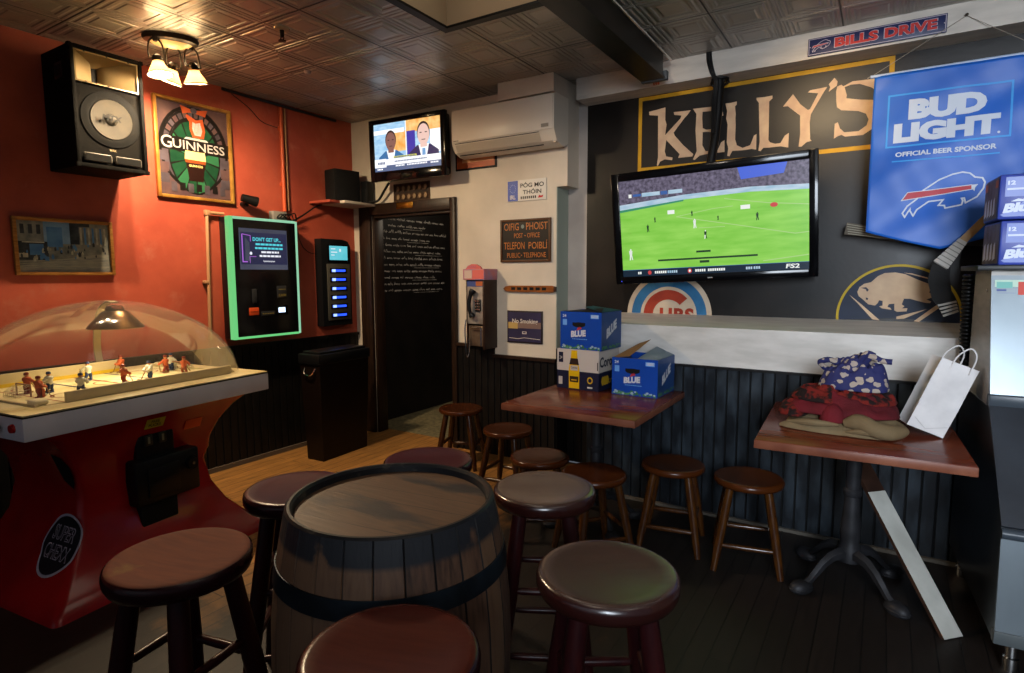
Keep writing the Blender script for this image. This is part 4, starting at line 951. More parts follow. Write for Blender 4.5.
# conduits
PAINTED = mat('red_painted_pipe', '#b04a28', .4)
g = G().tube([(WL+.02, 3.232, 2.03), (WL+.02, 3.232, 2.88)], .016, 12)
for z in (2.25, 2.7): g.cyl((WL+.001, 3.232, z), (WL+.012, 3.232, z), .024, n=12)
g.tube([(WL+.013, 3.275, 2.04), (WL+.013, 3.275, 2.87)], .008, 8, 1)
tag(g.build('conduit', [PAINTED, mat('tan_pipe', '#a67a58', .4)]), 'vertical conduit painted red running from the ceiling down above the jukebox', 'pipe')
g = G().tube([(WL+.03, 2.52, 1.02), (WL+.03, 2.535, 1.5), (WL+.03, 2.548, 1.945), (WL+.03, 2.56, 1.962), (WL+.03, 2.68, 1.962)], .012, 12)
g.box(WL+.002, WL+.045, 2.50, 2.53, 1.44, 1.465, bev=.004).box(WL+.012, WL+.048, 2.53, 2.57, 1.94, 1.98, bev=.008)
tag(g.build('conduit', mat('tan_pipe', '#a67a58', .4)), 'tan conduit bent round the left side of the jukebox', 'pipe')

# charging locker
cz0, ch, cw, cd = 1.045, .775, .335, .085
cl = thing('charging_locker', 'black phone charging locker with six blue lit slots near the corner', 'charging station', (WL+.001, 3.54, cz0), LEFT)
g = G().prism([(0, 0), (cw, 0), (cw, ch-.06), (cw*.9, ch-.015), (cw*.72, ch), (0, ch)], -cd, 0); g.build('case', BLK_PLAST, cl)
g = G().box(.052, cw-.02, -cd-.010, -cd+.001, .05, .555, bev=.004); g.build('door_panel', mat('grey_metal_panel', '#5b5850', .35, .5), cl)
g = G().box(.07, cw-.025, -cd-.008, -cd+.001, .575, .73, bev=.004).rect(.082, cw-.045, .59, .715, -cd-.0086, 1).rect(.10, .15, .685, .693, -cd-.009, 2).rect(.10, .17, .655, .664, -cd-.009, 2).rect(.10, .14, .63, .638, -cd-.009, 2).rect(.195, .215, .665, .69, -cd-.009, 2)
g.build('screen', [BLK_GLOSS, glow('locker_cyan', '#58cfe0', .85, '#7fdfee', ns=5), glow('locker_white', '#eaf6ff', .9)], cl)
BLUE = glow('locker_blue', '#2c56ff', 1.6); BLUEW = glow('locker_blue_core', '#a8c4ff', 1.6)
for k in range(6):
    z = .095+.08*k
    g = G().box(.08, .27, -cd-.014, -cd-.009, z-.022, z+.022, bev=.004).rect(.095, .255, z-.010, z+.010, -cd-.0146, 1).rect(.10, .14, z-.012, z+.012, -cd-.015, 2)
    g.build('charging_slot', [BLK_GLOSS, BLUE, BLUEW], cl)
tag(G().tube(bez([(WL+.02, 3.30, 1.95), (WL+.03, 3.42, 2.02), (WL+.05, 3.52, 2.09), (WL+.04, 3.6, 2.12)], 6), .007, 8).tube(bez([(WL+.02, 3.32, 1.93), (WL+.015, 3.40, 1.75), (WL+.015, 3.5, 1.69), (WL+.02, 3.57, 1.72)], 6), .003, 6).build('cable', BLK), 'black cable drooping from the jukebox to the corner shelf', 'cable')

# corner shelf with small speaker
tag(G().box(WL+.002, WL+.26, 3.50, 3.615, 2.12, 2.142, 1, bev=.002).box(WL+.002, WL+.32, 3.615, WB-.002, 2.12, 2.142, 0, bev=.002).build('shelf', [WHT_W, RED_W]), 'narrow white and red shelf high in the corner', 'shelf')
s2 = thing('small_speaker', 'small black speaker on the corner shelf', 'speaker', (WL+.02, 3.66, 2.143), R(80))
G().box(0, .26, -.16, 0, 0, .285, bev=.008).build('cabinet', BLK_MATTE, s2)
G().box(.012, .248, -.168, -.16, .012, .273, bev=.006).build('grille', mat('black_cloth', '#0f0f11', .9, bump=.4, bs=400), s2)
s3 = tag(G().box(0, .08, -.08, 0, 0, .20, bev=.006).box(.01, .07, -.085, -.08, .02, .12, 0, bev=.004).build('adapter_box', BLK_PLAST), 'black box with plugs standing by the small corner speaker', 'box'); s3.location = (WL+.215, 3.985, 2.143)
tag(G().tube(bez([(-3.985, 3.92, 2.155), (-3.965, 3.93, 2.152), (-3.90, 3.95, 2.17), (-3.80, 3.93, 2.25), (-3.72, 3.90, 2.30)], 6), .011, 8).tube(bez([(-3.985, 3.86, 2.15), (-3.97, 3.89, 2.15), (-3.9, 3.94, 2.165)], 5), .006, 6).build('cable', BLK), 'thick black cable rising from the shelf to the news television', 'cable')

# trash bin in the corner
bn = thing('trash_bin', 'dark brown slim trash bin standing below the charging locker', 'bin', (-3.86, 3.36, 0), R(3))
BROWN_P = mat('brown_bin_plastic', '#150c08', .4, c2='#0f0806', ns=6)
g = G().hexa([(-.09, -.25, 0), (.09, -.25, 0), (.09, .25, 0), (-.09, .25, 0), (-.11, -.275, .80), (.11, -.275, .80), (.11, .275, .80), (-.11, .275, .80)]); g.build('bin_body', BROWN_P, bn)
G().box(-.12, .12, -.29, .29, .79, .875, bev=.012).box(-.10, .10, -.26, .26, .875, .893, bev=.008).build('lid', BLK_PLAST, bn)
g = G().tube(bez([(-.06, -.274, .76), (-.045, -.295, .72), (0, -.30, .705), (.045, -.295, .72), (.06, -.274, .76)], 5), .007, 8); g.build('handle', CHROME, bn)

# bits on the ceiling
sk = thing('sprinkler', 'small ceiling sprinkler head in the middle of the tin ceiling', 'sprinkler', (-3.0, 2.305, CZ), 0)
G().lathe([(.0, -.012), (.04, -.008), (.045, .0)], 20).build('escutcheon', mat('dull_cream_metal', '#a5987f', .4, .4), sk)
G().cyl((0, 0, -.01), (0, 0, -.05), .013, .011, 12).lathe([(.0, -.072), (.022, -.07), (.022, -.066), (.0, -.064)], 16).tube([(.012, 0, -.045), (.015, 0, -.056), (.005, 0, -.066)], .003, 6).tube([(-.012, 0, -.045), (-.015, 0, -.056), (-.005, 0, -.066)], .003, 6).build('sprinkler_head', BRONZE, sk)
tag(G().lathe([(.0, -.02), (.018, -.018), (.024, -.006), (.026, .0)], 16, (-3.46, 2.855, CZ-.0005)).build('ceiling_sensor', mat('pale_sensor', '#a89fa0', .4)), 'tiny pale sensor on the tin ceiling past the sprinkler', 'sensor')
tag(G().tube(bez([(WL+.03, 2.72, 2.885), (WL+.04, 2.9, 2.878), (WL+.03, 3.1, 2.882), (WL+.035, 3.4, 2.877), (WL+.03, 3.8, 2.88)], 8), .012, 8).tube(bez([(WL+.02, 2.8, 2.87), (WL+.012, 2.95, 2.80), (WL+.012, 3.06, 2.72), (WL+.012, 3.2, 2.70)], 6), .003, 6).build('cable', BLK), 'black cable run along the top of the red wall under the ceiling', 'cable')

# ================================================================== THE MURAL WALL: lettering and emblems painted on it (metres on the wall)
K = [(-1.479,2.647),(-1.361,2.660),(-1.361,2.575),(-1.350,2.543),(-1.359,2.471),(-1.254,2.570),(-1.247,2.589),(-1.297,2.600),(-1.302,2.619),(-1.184,2.615),(-1.209,2.584),(-1.224,2.571),(-1.299,2.481),(-1.291,2.460),(-1.229,2.387),(-1.158,2.319),(-1.165,2.305),(-1.263,2.305),(-1.253,2.330),(-1.350,2.437),(-1.359,2.361),(-1.348,2.324),(-1.302,2.312),(-1.305,2.294),(-1.358,2.305),(-1.390,2.293),(-1.407,2.264),(-1.414,2.270),(-1.407,2.325),(-1.413,2.612),(-1.476,2.623)]
E = [(-1.169,2.622),(-1.055,2.618),(-0.982,2.617),(-0.966,2.550),(-0.980,2.547),(-1.001,2.588),(-1.104,2.593),(-1.105,2.550),(-1.100,2.485),(-1.075,2.472),(-1.031,2.470),(-1.012,2.484),(-0.994,2.472),(-1.001,2.453),(-1.030,2.450),(-1.075,2.458),(-1.099,2.459),(-1.099,2.372),(-1.076,2.330),(-0.997,2.326),(-0.975,2.377),(-0.954,2.389),(-0.951,2.312),(-1.021,2.312),(-1.075,2.310),(-1.115,2.305),(-1.149,2.279),(-1.160,2.285),(-1.136,2.337),(-1.148,2.477),(-1.145,2.585)]
L1 = [(-0.956,2.625),(-0.921,2.624),(-0.884,2.628),(-0.883,2.609),(-0.894,2.596),(-0.888,2.548),(-0.889,2.520),(-0.886,2.481),(-0.886,2.386),(-0.874,2.346),(-0.837,2.325),(-0.790,2.337),(-0.769,2.395),(-0.754,2.403),(-0.752,2.304),(-0.780,2.312),(-0.837,2.310),(-0.901,2.313),(-0.919,2.279),(-0.933,2.285),(-0.928,2.333),(-0.939,2.373),(-0.937,2.488),(-0.948,2.528),(-0.943,2.575)]
L2 = [(-0.762,2.632),(-0.713,2.629),(-0.667,2.631),(-0.666,2.613),(-0.685,2.597),(-0.682,2.486),(-0.680,2.356),(-0.670,2.341),(-0.639,2.328),(-0.608,2.329),(-0.584,2.372),(-0.561,2.386),(-0.561,2.296),(-0.607,2.309),(-0.669,2.308),(-0.709,2.311),(-0.726,2.291),(-0.738,2.297),(-0.733,2.353),(-0.747,2.598),(-0.761,2.618)]
YY = [(-0.602,2.553),(-0.547,2.620),(-0.502,2.552),(-0.458,2.511),(-0.446,2.516),(-0.405,2.603),(-0.463,2.617),(-0.451,2.628),(-0.357,2.633),(-0.376,2.603),(-0.440,2.484),(-0.445,2.436),(-0.438,2.332),(-0.429,2.322),(-0.458,2.316),(-0.486,2.292),(-0.501,2.294),(-0.496,2.370),(-0.501,2.484),(-0.574,2.551)]
AP = [(-0.350,2.647),(-0.321,2.680),(-0.303,2.656),(-0.306,2.631),(-0.348,2.603),(-0.341,2.628)]
SS = [(-0.308,2.597),(-0.303,2.626),(-0.282,2.633),(-0.270,2.622),(-0.224,2.643),(-0.114,2.639),(-0.099,2.639),(-0.091,2.570),(-0.107,2.577),(-0.126,2.593),(-0.185,2.622),(-0.231,2.625),(-0.264,2.616),(-0.250,2.566),(-0.252,2.550),(-0.180,2.531),(-0.107,2.518),(-0.072,2.487),(-0.059,2.443),(-0.071,2.390),(-0.103,2.356),(-0.154,2.323),(-0.247,2.324),(-0.268,2.338),(-0.289,2.331),(-0.307,2.320),(-0.307,2.408),(-0.290,2.415),(-0.278,2.378),(-0.253,2.351),(-0.178,2.348),(-0.138,2.377),(-0.130,2.410),(-0.145,2.445),(-0.184,2.465),(-0.275,2.483),(-0.299,2.504),(-0.305,2.540)]
BODY = [(0.153,1.946),(0.220,1.996),(0.276,2.019),(0.318,2.027),(0.349,2.019),(0.372,1.997),(0.403,1.991),(0.415,1.969),(0.411,1.939),(0.387,1.897),(0.341,1.869),(0.334,1.894),(0.323,1.893),(0.329,1.880),(0.325,1.860),(0.255,1.847),(0.251,1.861),(0.225,1.863),(0.244,1.891),(0.180,1.885),(0.129,1.844),(0.114,1.811),(0.098,1.839),(0.098,1.850),(0.076,1.806),(0.064,1.827),(0.085,1.865),(0.126,1.900)]
STRIPE = [(0.056,1.895),(0.082,1.937),(0.361,1.959),(0.363,1.936)]
HORN = [(0.361,1.959),(0.388,1.961),(0.376,1.945),(0.374,1.925),(0.364,1.938)]
BISON = [(-0.136,1.387),(-0.127,1.416),(-0.103,1.437),(-0.068,1.446),(-0.034,1.483),(-0.000,1.502),(0.054,1.505),(0.102,1.495),(0.164,1.463),(0.218,1.439),(0.251,1.433),(0.255,1.408),(0.232,1.419),(0.224,1.388),(0.248,1.376),(0.275,1.353),(0.276,1.333),(0.239,1.360),(0.213,1.348),(0.237,1.336),(0.231,1.327),(0.211,1.328),(0.171,1.339),(0.137,1.350),(0.104,1.350),(0.095,1.317),(0.109,1.305),(0.097,1.293),(0.124,1.294),(0.121,1.276),(0.074,1.272),(0.060,1.280),(0.058,1.320),(0.030,1.316),(0.024,1.299),(0.038,1.295),(0.046,1.283),(-0.003,1.290),(-0.018,1.302),(-0.001,1.307),(-0.002,1.335),(-0.020,1.339),(-0.026,1.322),(-0.039,1.306),(-0.075,1.313),(-0.105,1.342),(-0.128,1.362)]
SW1 = [(-0.179,1.370),(-0.133,1.320),(-0.049,1.222),(-0.010,1.217),(-0.111,1.312)]
SW2 = [(0.158,1.218),(0.276,1.329),(0.290,1.312),(0.185,1.217)]
SW3 = [(0.072,1.243),(0.220,1.292),(0.110,1.232),(0.073,1.228)]
EYE = [(-0.120,1.412),(-0.091,1.417),(-0.076,1.400),(-0.086,1.388),(-0.093,1.404)]
NOST = [(-0.090,1.354),(-0.077,1.350),(-0.080,1.338),(-0.089,1.342)]
WLN = [(0.095,1.503),(0.136,1.499),(0.229,1.469),(0.233,1.461),(0.136,1.491)]
PAINT_CREAM = mat('cream_wall_paint', '#c8a987', .6, c2='#b8977a', ns=14)
PAINT_YEL = mat('ochre_wall_paint', '#c18f16', .55, c2='#a87a10', ns=10)
yk = WK-.0055
g = G().frame(-1.556, -.014, 2.236, 2.752, .026, yk)
tag(g.build('painted_border', PAINT_YEL), 'ochre yellow border painted round the pub name on the black wall', 'painted border')
for ch, poly in (('K', K), ('E', E), ('L', L1), ('L', L2), ('Y', YY), ("'", AP), ('S', SS)): pass
g = G()
for poly in (K, E, L1, L2, YY, AP, SS): g.flat(poly, yk)
tag(g.build('painted_lettering', PAINT_CREAM), "KELLY'S in ragged cream letters painted on the black wall", 'sign')
# round blue and red ball club emblem, cut off by the ledge
cx, cz, r_ = -1.308, 1.205, .308
EM_W, EM_B, EM_R = mat('emblem_white', '#c5b29a', .6, c2='#b3a089', ns=9), mat('emblem_blue', '#2f6d96', .55, c2='#275c85', ns=8), mat('emblem_red', '#a53a23', .55, c2='#8c2f1f', ns=8)
g = G().arc(cx, cz, .0, r_, 0, 180, yk, 0, 48).arc(cx, cz, .205, .273, 0, 180, yk-.0006, 1, 48).arc(cx, cz, .112, .182, 42, 180, yk-.0008, 2, 40)
g.text('UBS', cx+.062, yk-.0012, cz-.05, .104, .245, bold=.045, mat=2, sp=1.12)
tag(g.build('painted_emblem', [EM_W, EM_B, EM_R]), 'round blue and red CUBS emblem painted under the big television', 'emblem')
# blue disc with the pale bison and crossed sabres
cx, cz, r_ = .073, 1.235, .318
BIS = mat('emblem_cream', '#c0a484', .6, c2='#ad9176', ns=9)
g = G().arc(cx, cz, .0, r_-.004, -4, 184, yk, 0, 56).arc(cx, cz, r_-.014, r_, -4, 184, yk-.0006, 1, 56)
for p in (SW1, SW2, SW3, WLN): g.flat(p, yk-.0008, 2)
g.flat(BISON, yk-.0012, 2)
for p in (EYE, NOST): g.flat(p, yk-.0016, 0)
tag(g.build('painted_emblem', [mat('emblem_navy', '#20293c', .55, c2='#1a2231', ns=7), mat('emblem_gold', '#a88c18', .55), BIS]), 'round navy emblem with a pale bison over crossed sabres', 'emblem')

# ================================================================== BIG TELEVISION
def frame_rot(yaw, tilt, roll):
    X = Vector((math.cos(yaw), math.sin(yaw), 0)); N_ = Vector((math.sin(yaw), -math.cos(yaw), 0))
    Z = Vector((0, 0, 1))*math.cos(tilt)+N_*math.sin(tilt)
    X2 = X*math.cos(roll)+Z*math.sin(roll); Z2 = Z*math.cos(roll)-X*math.sin(roll); Y2 = Z2.cross(X2)
    return Matrix((X2, Y2, Z2)).transposed().to_euler()
tv = thing('television', 'large television hung from a ceiling pole showing a green football match', 'television', (-.97, 3.9, 1.825), frame_rot(.07, .094, .042))
W2, H2 = .625, .371; sx, sb, st_ = .575, -.322, .318
g = G()
for a_, b_, c_, d_ in ((-W2, -sx, -H2, H2), (sx, W2, -H2, H2), (-sx, sx, -H2, sb), (-sx, sx, st_, H2)): g.box(a_, b_, -.012, .03, c_, d_, bev=.004)
g.box(-W2+.01, W2-.01, .0, .055, -H2+.01, H2-.01, bev=.01)
g.rect(-.012, .02, -.353, -.346, -.0126, 1).disc(-.585, -.352, .003, .003, -.0126, 2, 10)
g.build('casing', [BLK_GLOSS, mat('tv_badge', '#8f8f8f', .4), glow('power_led', '#4a50ff', 1.5)], tv)
TM = [glow('pitch_green', '#74bd3c', 1.05, '#93d158', ns=3.5, st=(1.2, 1, 7), lo=.3, hi=.7), glow('crowd', '#4a4356', .8, '#857c96', ns=45, lo=.35, hi=.7), glow('board_pale', '#c9dcec', .9, '#9fc4dc', ns=5, st=(2, 1, 8)), glow('ticker_navy', '#12283c', .8), glow('screen_white', '#f2f6f2', .95),
      glow('pitch_line', '#b7e08a', .85), glow('player_white', '#eef2ee', .9), glow('player_dark', '#274a2a', .7), glow('crowd_blue', '#4d6be0', .9), glow('badge_red', '#d24545', .9), glow('track_teal', '#3f9a76', .8), glow('score_blue', '#3a62a8', .9)]
g = G(); y = -.0005
g.rect(-sx, sx, sb, st_, y, 0)
g.flat([(-sx, st_), (sx, st_), (sx, .178), (.25, .196), (-.15, .19), (-sx, .162)], y-.0006, 1)
g.flat([(.18, st_), (.46, st_), (.44, .255), (.2, .245)], y-.0009, 8)
g.flat([(-sx, .162), (-.15, .19), (.25, .196), (sx, .178), (sx, .148), (.25, .166), (-.15, .16), (-sx, .128)], y-.0010, 2)
g.flat([(-sx, .128), (-.15, .16), (-.15, .15), (-sx, .112)], y-.0012, 10)
g.line([(-.20, .055), (.18, -.03), (.50, -.105), (sx, -.10)], .005, y-.0012, 5); g.line([(-.06, -.028), (.10, -.032)], .004, y-.0012, 5); g.line([(.10, .14), (.35, .09), (sx, .06)], .005, y-.0012, 5); g.line([(-.2, .055), (.03, .085), (.15, .09)], .004, y-.0012, 5); g.line([(.32, -.26), (sx, -.235)], .006, y-.0012, 5)
def fig(x, z, h, m_, m2=None):
    m2 = m_ if m2 is None else m2
    g.flat([(x-.10*h, z+.45*h), (x+.12*h, z+.45*h), (x+.16*h, z+.84*h), (x-.14*h, z+.84*h)], y-.0016, m_); g.disc(x+.02*h, z+.92*h, .07*h, .08*h, y-.0016, m2, 10)
    g.flat([(x-.12*h, z), (x-.02*h, z), (x+.04*h, z+.45*h), (x-.08*h, z+.45*h)], y-.0016, m2); g.flat([(x+.1*h, z+.02*h), (x+.2*h, z+.02*h), (x+.12*h, z+.45*h), (x+.02*h, z+.45*h)], y-.0016, m_)
fig(-.515, -.21, .075, 6, 4); fig(-.085, -.028, .06, 6, 4); fig(-.39, -.03, .05, 7); fig(-.02, -.10, .055, 7, 6); fig(-.34, .03, .035, 7); fig(.29, -.01, .05, 7); fig(-.10, .05, .035, 7); fig(.06, .01, .03, 7)
g.rect(-.255, -.21, .075, .10, y-.0014, 4); g.rect(.195, .25, .065, .09, y-.0014, 4); g.disc(.385, .075, .022, .014, y-.0014, 9, 14)
g.rect(-.51, -.49, .205, .228, y-.002, 4); g.rect(-.48, -.425, .21, .226, y-.002, 11); g.rect(-.42, -.30, .205, .229, y-.002, 2); g.rect(-.295, -.25, .205, .228, y-.002, 11); g.rect(-.245, -.155, .205, .229, y-.002, 2)
g.rect(-.33, .29, -.228, -.216, y-.0014, 7); g.rect(-.08, .01, -.185, -.172, y-.0014, 7); g.rect(-.06, -.0, -.252, -.236, y-.0014, 7)
g.rect(-sx, sx, sb, sb+.043, y-.0014, 3); g.rect(-sx, sx, sb+.043, sb+.046, y-.0014, 11)
for a_, b_, m_ in ((-.47, -.445, 4), (-.355, -.28, 4), (-.27, -.21, 2), (-.09, -.02, 4), (-.01, .09, 4), (.22, .255, 2), (.265, .30, 2)):
    x = a_
    while x < b_-.004: g.rect(x, x+.010, sb+.014, sb+.030, y-.002, m_); x += .0135
g.disc(-.39, sb+.022, .012, .014, y-.002, 9, 14); g.disc(-.125, sb+.022, .013, .015, y-.002, 9, 14); g.disc(-.125, sb+.022, .007, .008, y-.0024, 4, 14)
g.text('FS2', .485, y-.002, sb+.009, .027, .075, bold=.03, mat=4, sh=.15)
g.build('screen', TM, tv)
g = G().cyl((-.97, 4.09, 2.757), (-.97, 4.09, 2.745), .055, n=20).box(-1.01, -.94, 4.075, 4.11, 2.735, 2.757, bev=.003).tube([(-.97, 4.085, 2.75), (-.972, 4.07, 2.55), (-.978, 4.04, 2.38), (-.99, 4.0, 2.22), (-.985, 3.985, 1.95)], .028, 14)
for x in (-1.02, -.92): g.tube(bez([(x, 4.075, 2.735), (x+.01, 4.05, 2.715), (x+.03*(-1 if x > -1 else 1), 4.06, 2.70)], 4), .008, 8)
g.box(-1.12, -.84, 3.965, 3.995, 1.75, 2.05, bev=.005)
g.build('mount_pole', BLK, None); tag(bpy.data.objects['mount_pole'], 'black pole hanging from the beam to carry the large television', 'bracket')
g = G()
for k in range(3): g.tube(bez([(-1.035+.012*k, 4.0, 2.905), (-1.03+.012*k, 4.0, 2.85), (-1.01+.01*k, 4.003, 2.78), (-.99+.008*k, 4.03, 2.72), (-1.0+.01*k, 4.03, 2.6), (-.99+.01*k, 4.0, 2.4)], 6), .006, 8)
tag(g.build('cable', BLK), 'bundle of black cables dropping from the ceiling beside the television pole', 'cable')

# ================================================================== NEWS TELEVISION AND THE WHITE WALL
t2 = thing('television', 'smaller television above the doorway showing two men in suits on a news programme', 'television', (-3.395, 3.78, 2.545), frame_rot(.06, .03, .0))
W2, H2 = .395, .253; sx, sb, st_ = .345, -.172, .215
g = G()
for a_, b_, c_, d_ in ((-W2, -sx, -H2, H2), (sx, W2, -H2, H2), (-sx, sx, -H2, sb), (-sx, sx, st_, H2)): g.box(a_, b_, -.01, .03, c_, d_, bev=.005)
g.box(-W2+.015, W2-.015, .0, .085, -H2+.015, H2-.015, bev=.015)
g.build('casing', BLK_GLOSS, t2)
g = G().box(-.10, .10, .0851, .12, -.12, .12, bev=.006).box(-.04, .04, .12, .228, -.05, .05, bev=.006); g.build('wall_mount', BLK, t2)
NM = [glow('news_pale_blue', '#bcdcf2', 1.15, '#8fbfe4', ns=6, st=(2, 1, 6)), glow('news_orange', '#f0a245', 1.1, '#ffd08a', ns=5, st=(3, 1, 3)), glow('news_white', '#f6f8fb', 1.2), glow('news_suit_blue', '#3b78b0', .95), glow('news_suit_navy', '#3a3364', .8), glow('news_skin_dark', '#96685e', .9), glow('news_skin', '#eac4b8', 1.1), glow('news_hair', '#4a3430', .6), glow('news_purple', '#4a3fae', .95), glow('news_tie', '#6fa4d8', 1.0), glow('news_yellow', '#e6e23c', 1.1), glow('news_bar', '#5b6f96', .9)]
g = G(); y = -.0005
g.rect(-sx, sx, sb, st_, y, 0)
g.rect(-.16, .0, -.02, .14, y-.0006, 1); g.rect(.0, sx, .12, st_, y-.0006, 1); g.rect(-sx, -.02, .13, .165, y-.0007, 2); g.rect(.004, .09, -.06, .13, y-.0007, 8); g.rect(.24, sx, -.06, .12, y-.0007, 2); g.line([(-.005, sb), (-.005, st_)], .008, y-.0009, 2)
def bust(x, z, s, suit, skin, tie):
    g.flat([(x-.17*s, z-.26*s), (x+.17*s, z-.26*s), (x+.155*s, z-.10*s), (x+.07*s, z-.045*s), (x-.07*s, z-.045*s), (x-.155*s, z-.10*s)], y-.0012, suit)
    g.flat([(x-.055*s, z-.04*s), (x+.055*s, z-.04*s), (x+.0*s, z-.26*s)], y-.0015, 2); g.flat([(x-.016*s, z-.075*s), (x+.016*s, z-.075*s), (x+.022*s, z-.24*s), (x-.022*s, z-.24*s)], y-.0018, tie)
    g.rect(x-.035*s, x+.035*s, z-.065*s, z+.02*s, y-.0018, skin)
    g.disc(x, z+.055*s, .068*s, .092*s, y-.002, 7); g.disc(x, z+.04*s, .062*s, .088*s, y-.0022, skin)
    for sg in (-1, 1): g.rect(x+sg*.028*s-.011*s, x+sg*.028*s+.011*s, z+.052*s, z+.06*s, y-.0025, 7)
    g.rect(x-.02*s, x+.02*s, z-.006*s, z+.0*s, y-.0025, 7)
bust(-.165, .03, .85, 3, 5, 2); bust(.175, .05, .95, 4, 6, 9)
g.rect(-sx, sx, -.125, -.075, y-.003, 2); g.rect(-sx, sx, sb, -.125, y-.003, 11); g.rect(-sx, -.22, -.14, -.07, y-.0034, 2); g.rect(-.14, .10, -.072, -.058, y-.0034, 10)
for a_, b_, z, h, m_ in ((-.13, .09, -.071, .010, 11), (-.13, .20, -.105, .011, 11), (-.12, -.03, -.142, .012, 2), (.0, .20, -.142, .012, 2), (-.32, -.26, -.16, .012, 2), (.24, .32, -.145, .012, 2), (-.31, -.24, -.115, .02, 11)):
    x = a_
    while x < b_: g.rect(x, x+.012, z, z+h, y-.0038, m_); x += .016
g.build('screen', NM, t2)

# rack of round hooks over the door
rk = thing('bottle_rack_plaque', 'small brown metal plaque of round holes hung above the doorway', 'plaque', (-3.76, WB-.002, 2.145), BACK)
g = G().box(.0, .415, -.008, 0, .0, .008).box(0, .415, -.008, 0, .150, .158).box(0, .008, -.008, 0, .008, .15).box(.407, .415, -.008, 0, .008, .15).box(.0, .415, -.003, 0, .008, .15, 1)
for r_ in range(2):
    for k in range(6): g.at((.05+.063*k, -.006, .115-.072*r_), (PI/2, 0, 0)).lathe([(.021, -.004), (.029, -.004), (.029, .004), (.021, .004), (.021, -.004)], 16).home().disc(.05+.063*k, .115-.072*r_, .02, .024, -.0035, 2, 14)
g.build('rack', [mat('rust_brown_metal', '#4a3626', .5, .3), mat('dark_backing', '#2a1f18', .6), mat('tan_disc', '#8a7458', .45)], rk)  # tan discs sit inside the rings

# split air conditioner
ac = thing('air_conditioner', 'white wall air conditioner unit between the news television and the mural wall', 'air conditioner', (-2.93, WB-.001, 2.425), BACK)
aw, ah = .905, .35
prof = [(0, .03), (0, ah), (-.20, ah), (-.222, ah-.015), (-.225, .12), (-.218, .085), (-.18, .028), (-.12, .005), (-.06, .0)]
g = G(); n = len(prof); vs = [(0, y_, z) for y_, z in prof]+[(aw, y_, z) for y_, z in prof]
g.add(vs, [(i, n+i, n+(i+1) % n, (i+1) % n)[::-1] for i in range(n)], 0, True); g.add(vs, [tuple(range(n)), tuple(range(n, 2*n))[::-1]], 0)
AC_W = mat('ivory_plastic', '#d3cabb', .35)
g.build('housing', AC_W, ac, sharp=35)
G().box(.008, aw-.008, -.231, -.2255, .10, ah-.012, bev=.002).build('front_panel', mat('ivory_plastic_front', '#d8cfc1', .3), ac)
g = G().add([(.03, -.1855, .031), (aw-.12, -.1855, .031), (aw-.12, -.216, .082), (.03, -.216, .082)], [(0, 1, 2, 3)], 0).box(.03, aw-.12, -.155, -.15, .010, .016, 1); 
g.v = [v+Vector((0, -.0025, -.002)) for v in g.v]; g.build('louver', [mat('ac_louver', '#b3a998', .4), BLK_MATTE], ac)
g = G().line([(.03, .088), (aw-.12, .088)], .004, -.2268).rect(aw-.10, aw-.04, .115, .14, -.2318, 1).rect(.02, .07, .105, .113, -.2318, 1)
g.build('marking', [BLK_MATTE, mat('ac_grey_mark', '#8f877b', .5)], ac)
structure(G().box(-2.50, -2.032, 3.79, WB-.0005, 2.78, CZ-.0005).box(-2.055, -2.032, 3.83, WB-.0005, 2.44, 2.78).build('trim_11', WHT_W), 'boxed out corner of white wall above the air conditioner', 'trim')
tag(G().box(-3.06, -2.655, WB-.012, WB-.0005, 2.352, 2.53, 0, bev=.002).rect(-3.045, -2.67, 2.366, 2.516, WB-.0126, 1).rect(-2.99, -2.68, 2.41, 2.44, WB-.0129, 2).build('sign', [BLK, mat('orange_print', '#b5562a', .4, c2='#8c3f20', ns=6), mat('pale_orange_print', '#c98a5c', .4)]), 'dark orange sign half hidden under the air conditioner', 'sign')

# plates and signs
pl = G().box(-2.552, -2.205, WB-.010, WB-.001, 2.068, 2.228, 0, bev=.002).rect(-2.549, -2.455, 2.071, 2.225, WB-.0105, 1)
for i in range(12): pl.disc(-2.502+.026*math.cos(PI*i/6), 2.165+.03*math.sin(PI*i/6), .0035, .0035, WB-.011, 3, 6)
pl.text('IRL', -2.502, WB-.011, 2.085, .032, .05, bold=.02, mat=0).text('PÓG MO', -2.328, WB-.011, 2.168, .042, .21, bold=.025, mat=2).text('THÓIN', -2.328, WB-.011, 2.118, .04, .165, bold=.025, mat=2)
for k in range(8): pl.rect(-2.43+.018*k, -2.418+.018*k, 2.083, 2.103, WB-.011, 2)
pl.flat([(-2.275, 2.083), (-2.235, 2.086), (-2.228, 2.103), (-2.25, 2.098), (-2.265, 2.105)], WB-.011, 4)
tag(pl.build('number_plate', [mat('plate_white', '#cdc7bd', .45), mat('plate_blue', '#1f3f98', .4), mat('plate_ink', '#2a2725', .5), mat('plate_star', '#8fa3d0', .5), RED_P]), 'white and blue number plate, topmost of the signs on the white wall', 'sign')
ob = G(); x0, x1, z0, z1 = -2.616, -2.160, 1.597, 1.930
for a_, b_, c_, d_ in ((x0, x0+.018, z0, z1), (x1-.018, x1, z0, z1), (x0+.018, x1-.018, z0, z0+.018), (x0+.018, x1-.018, z1-.018, z1)): ob.box(a_, b_, WB-.022, WB-.001, c_, d_, bev=.003)
ob.box(x0+.016, x1-.016, WB-.014, WB-.001, z0+.016, z1-.016, 1)
cx = (x0+x1)/2; y = WB-.0148
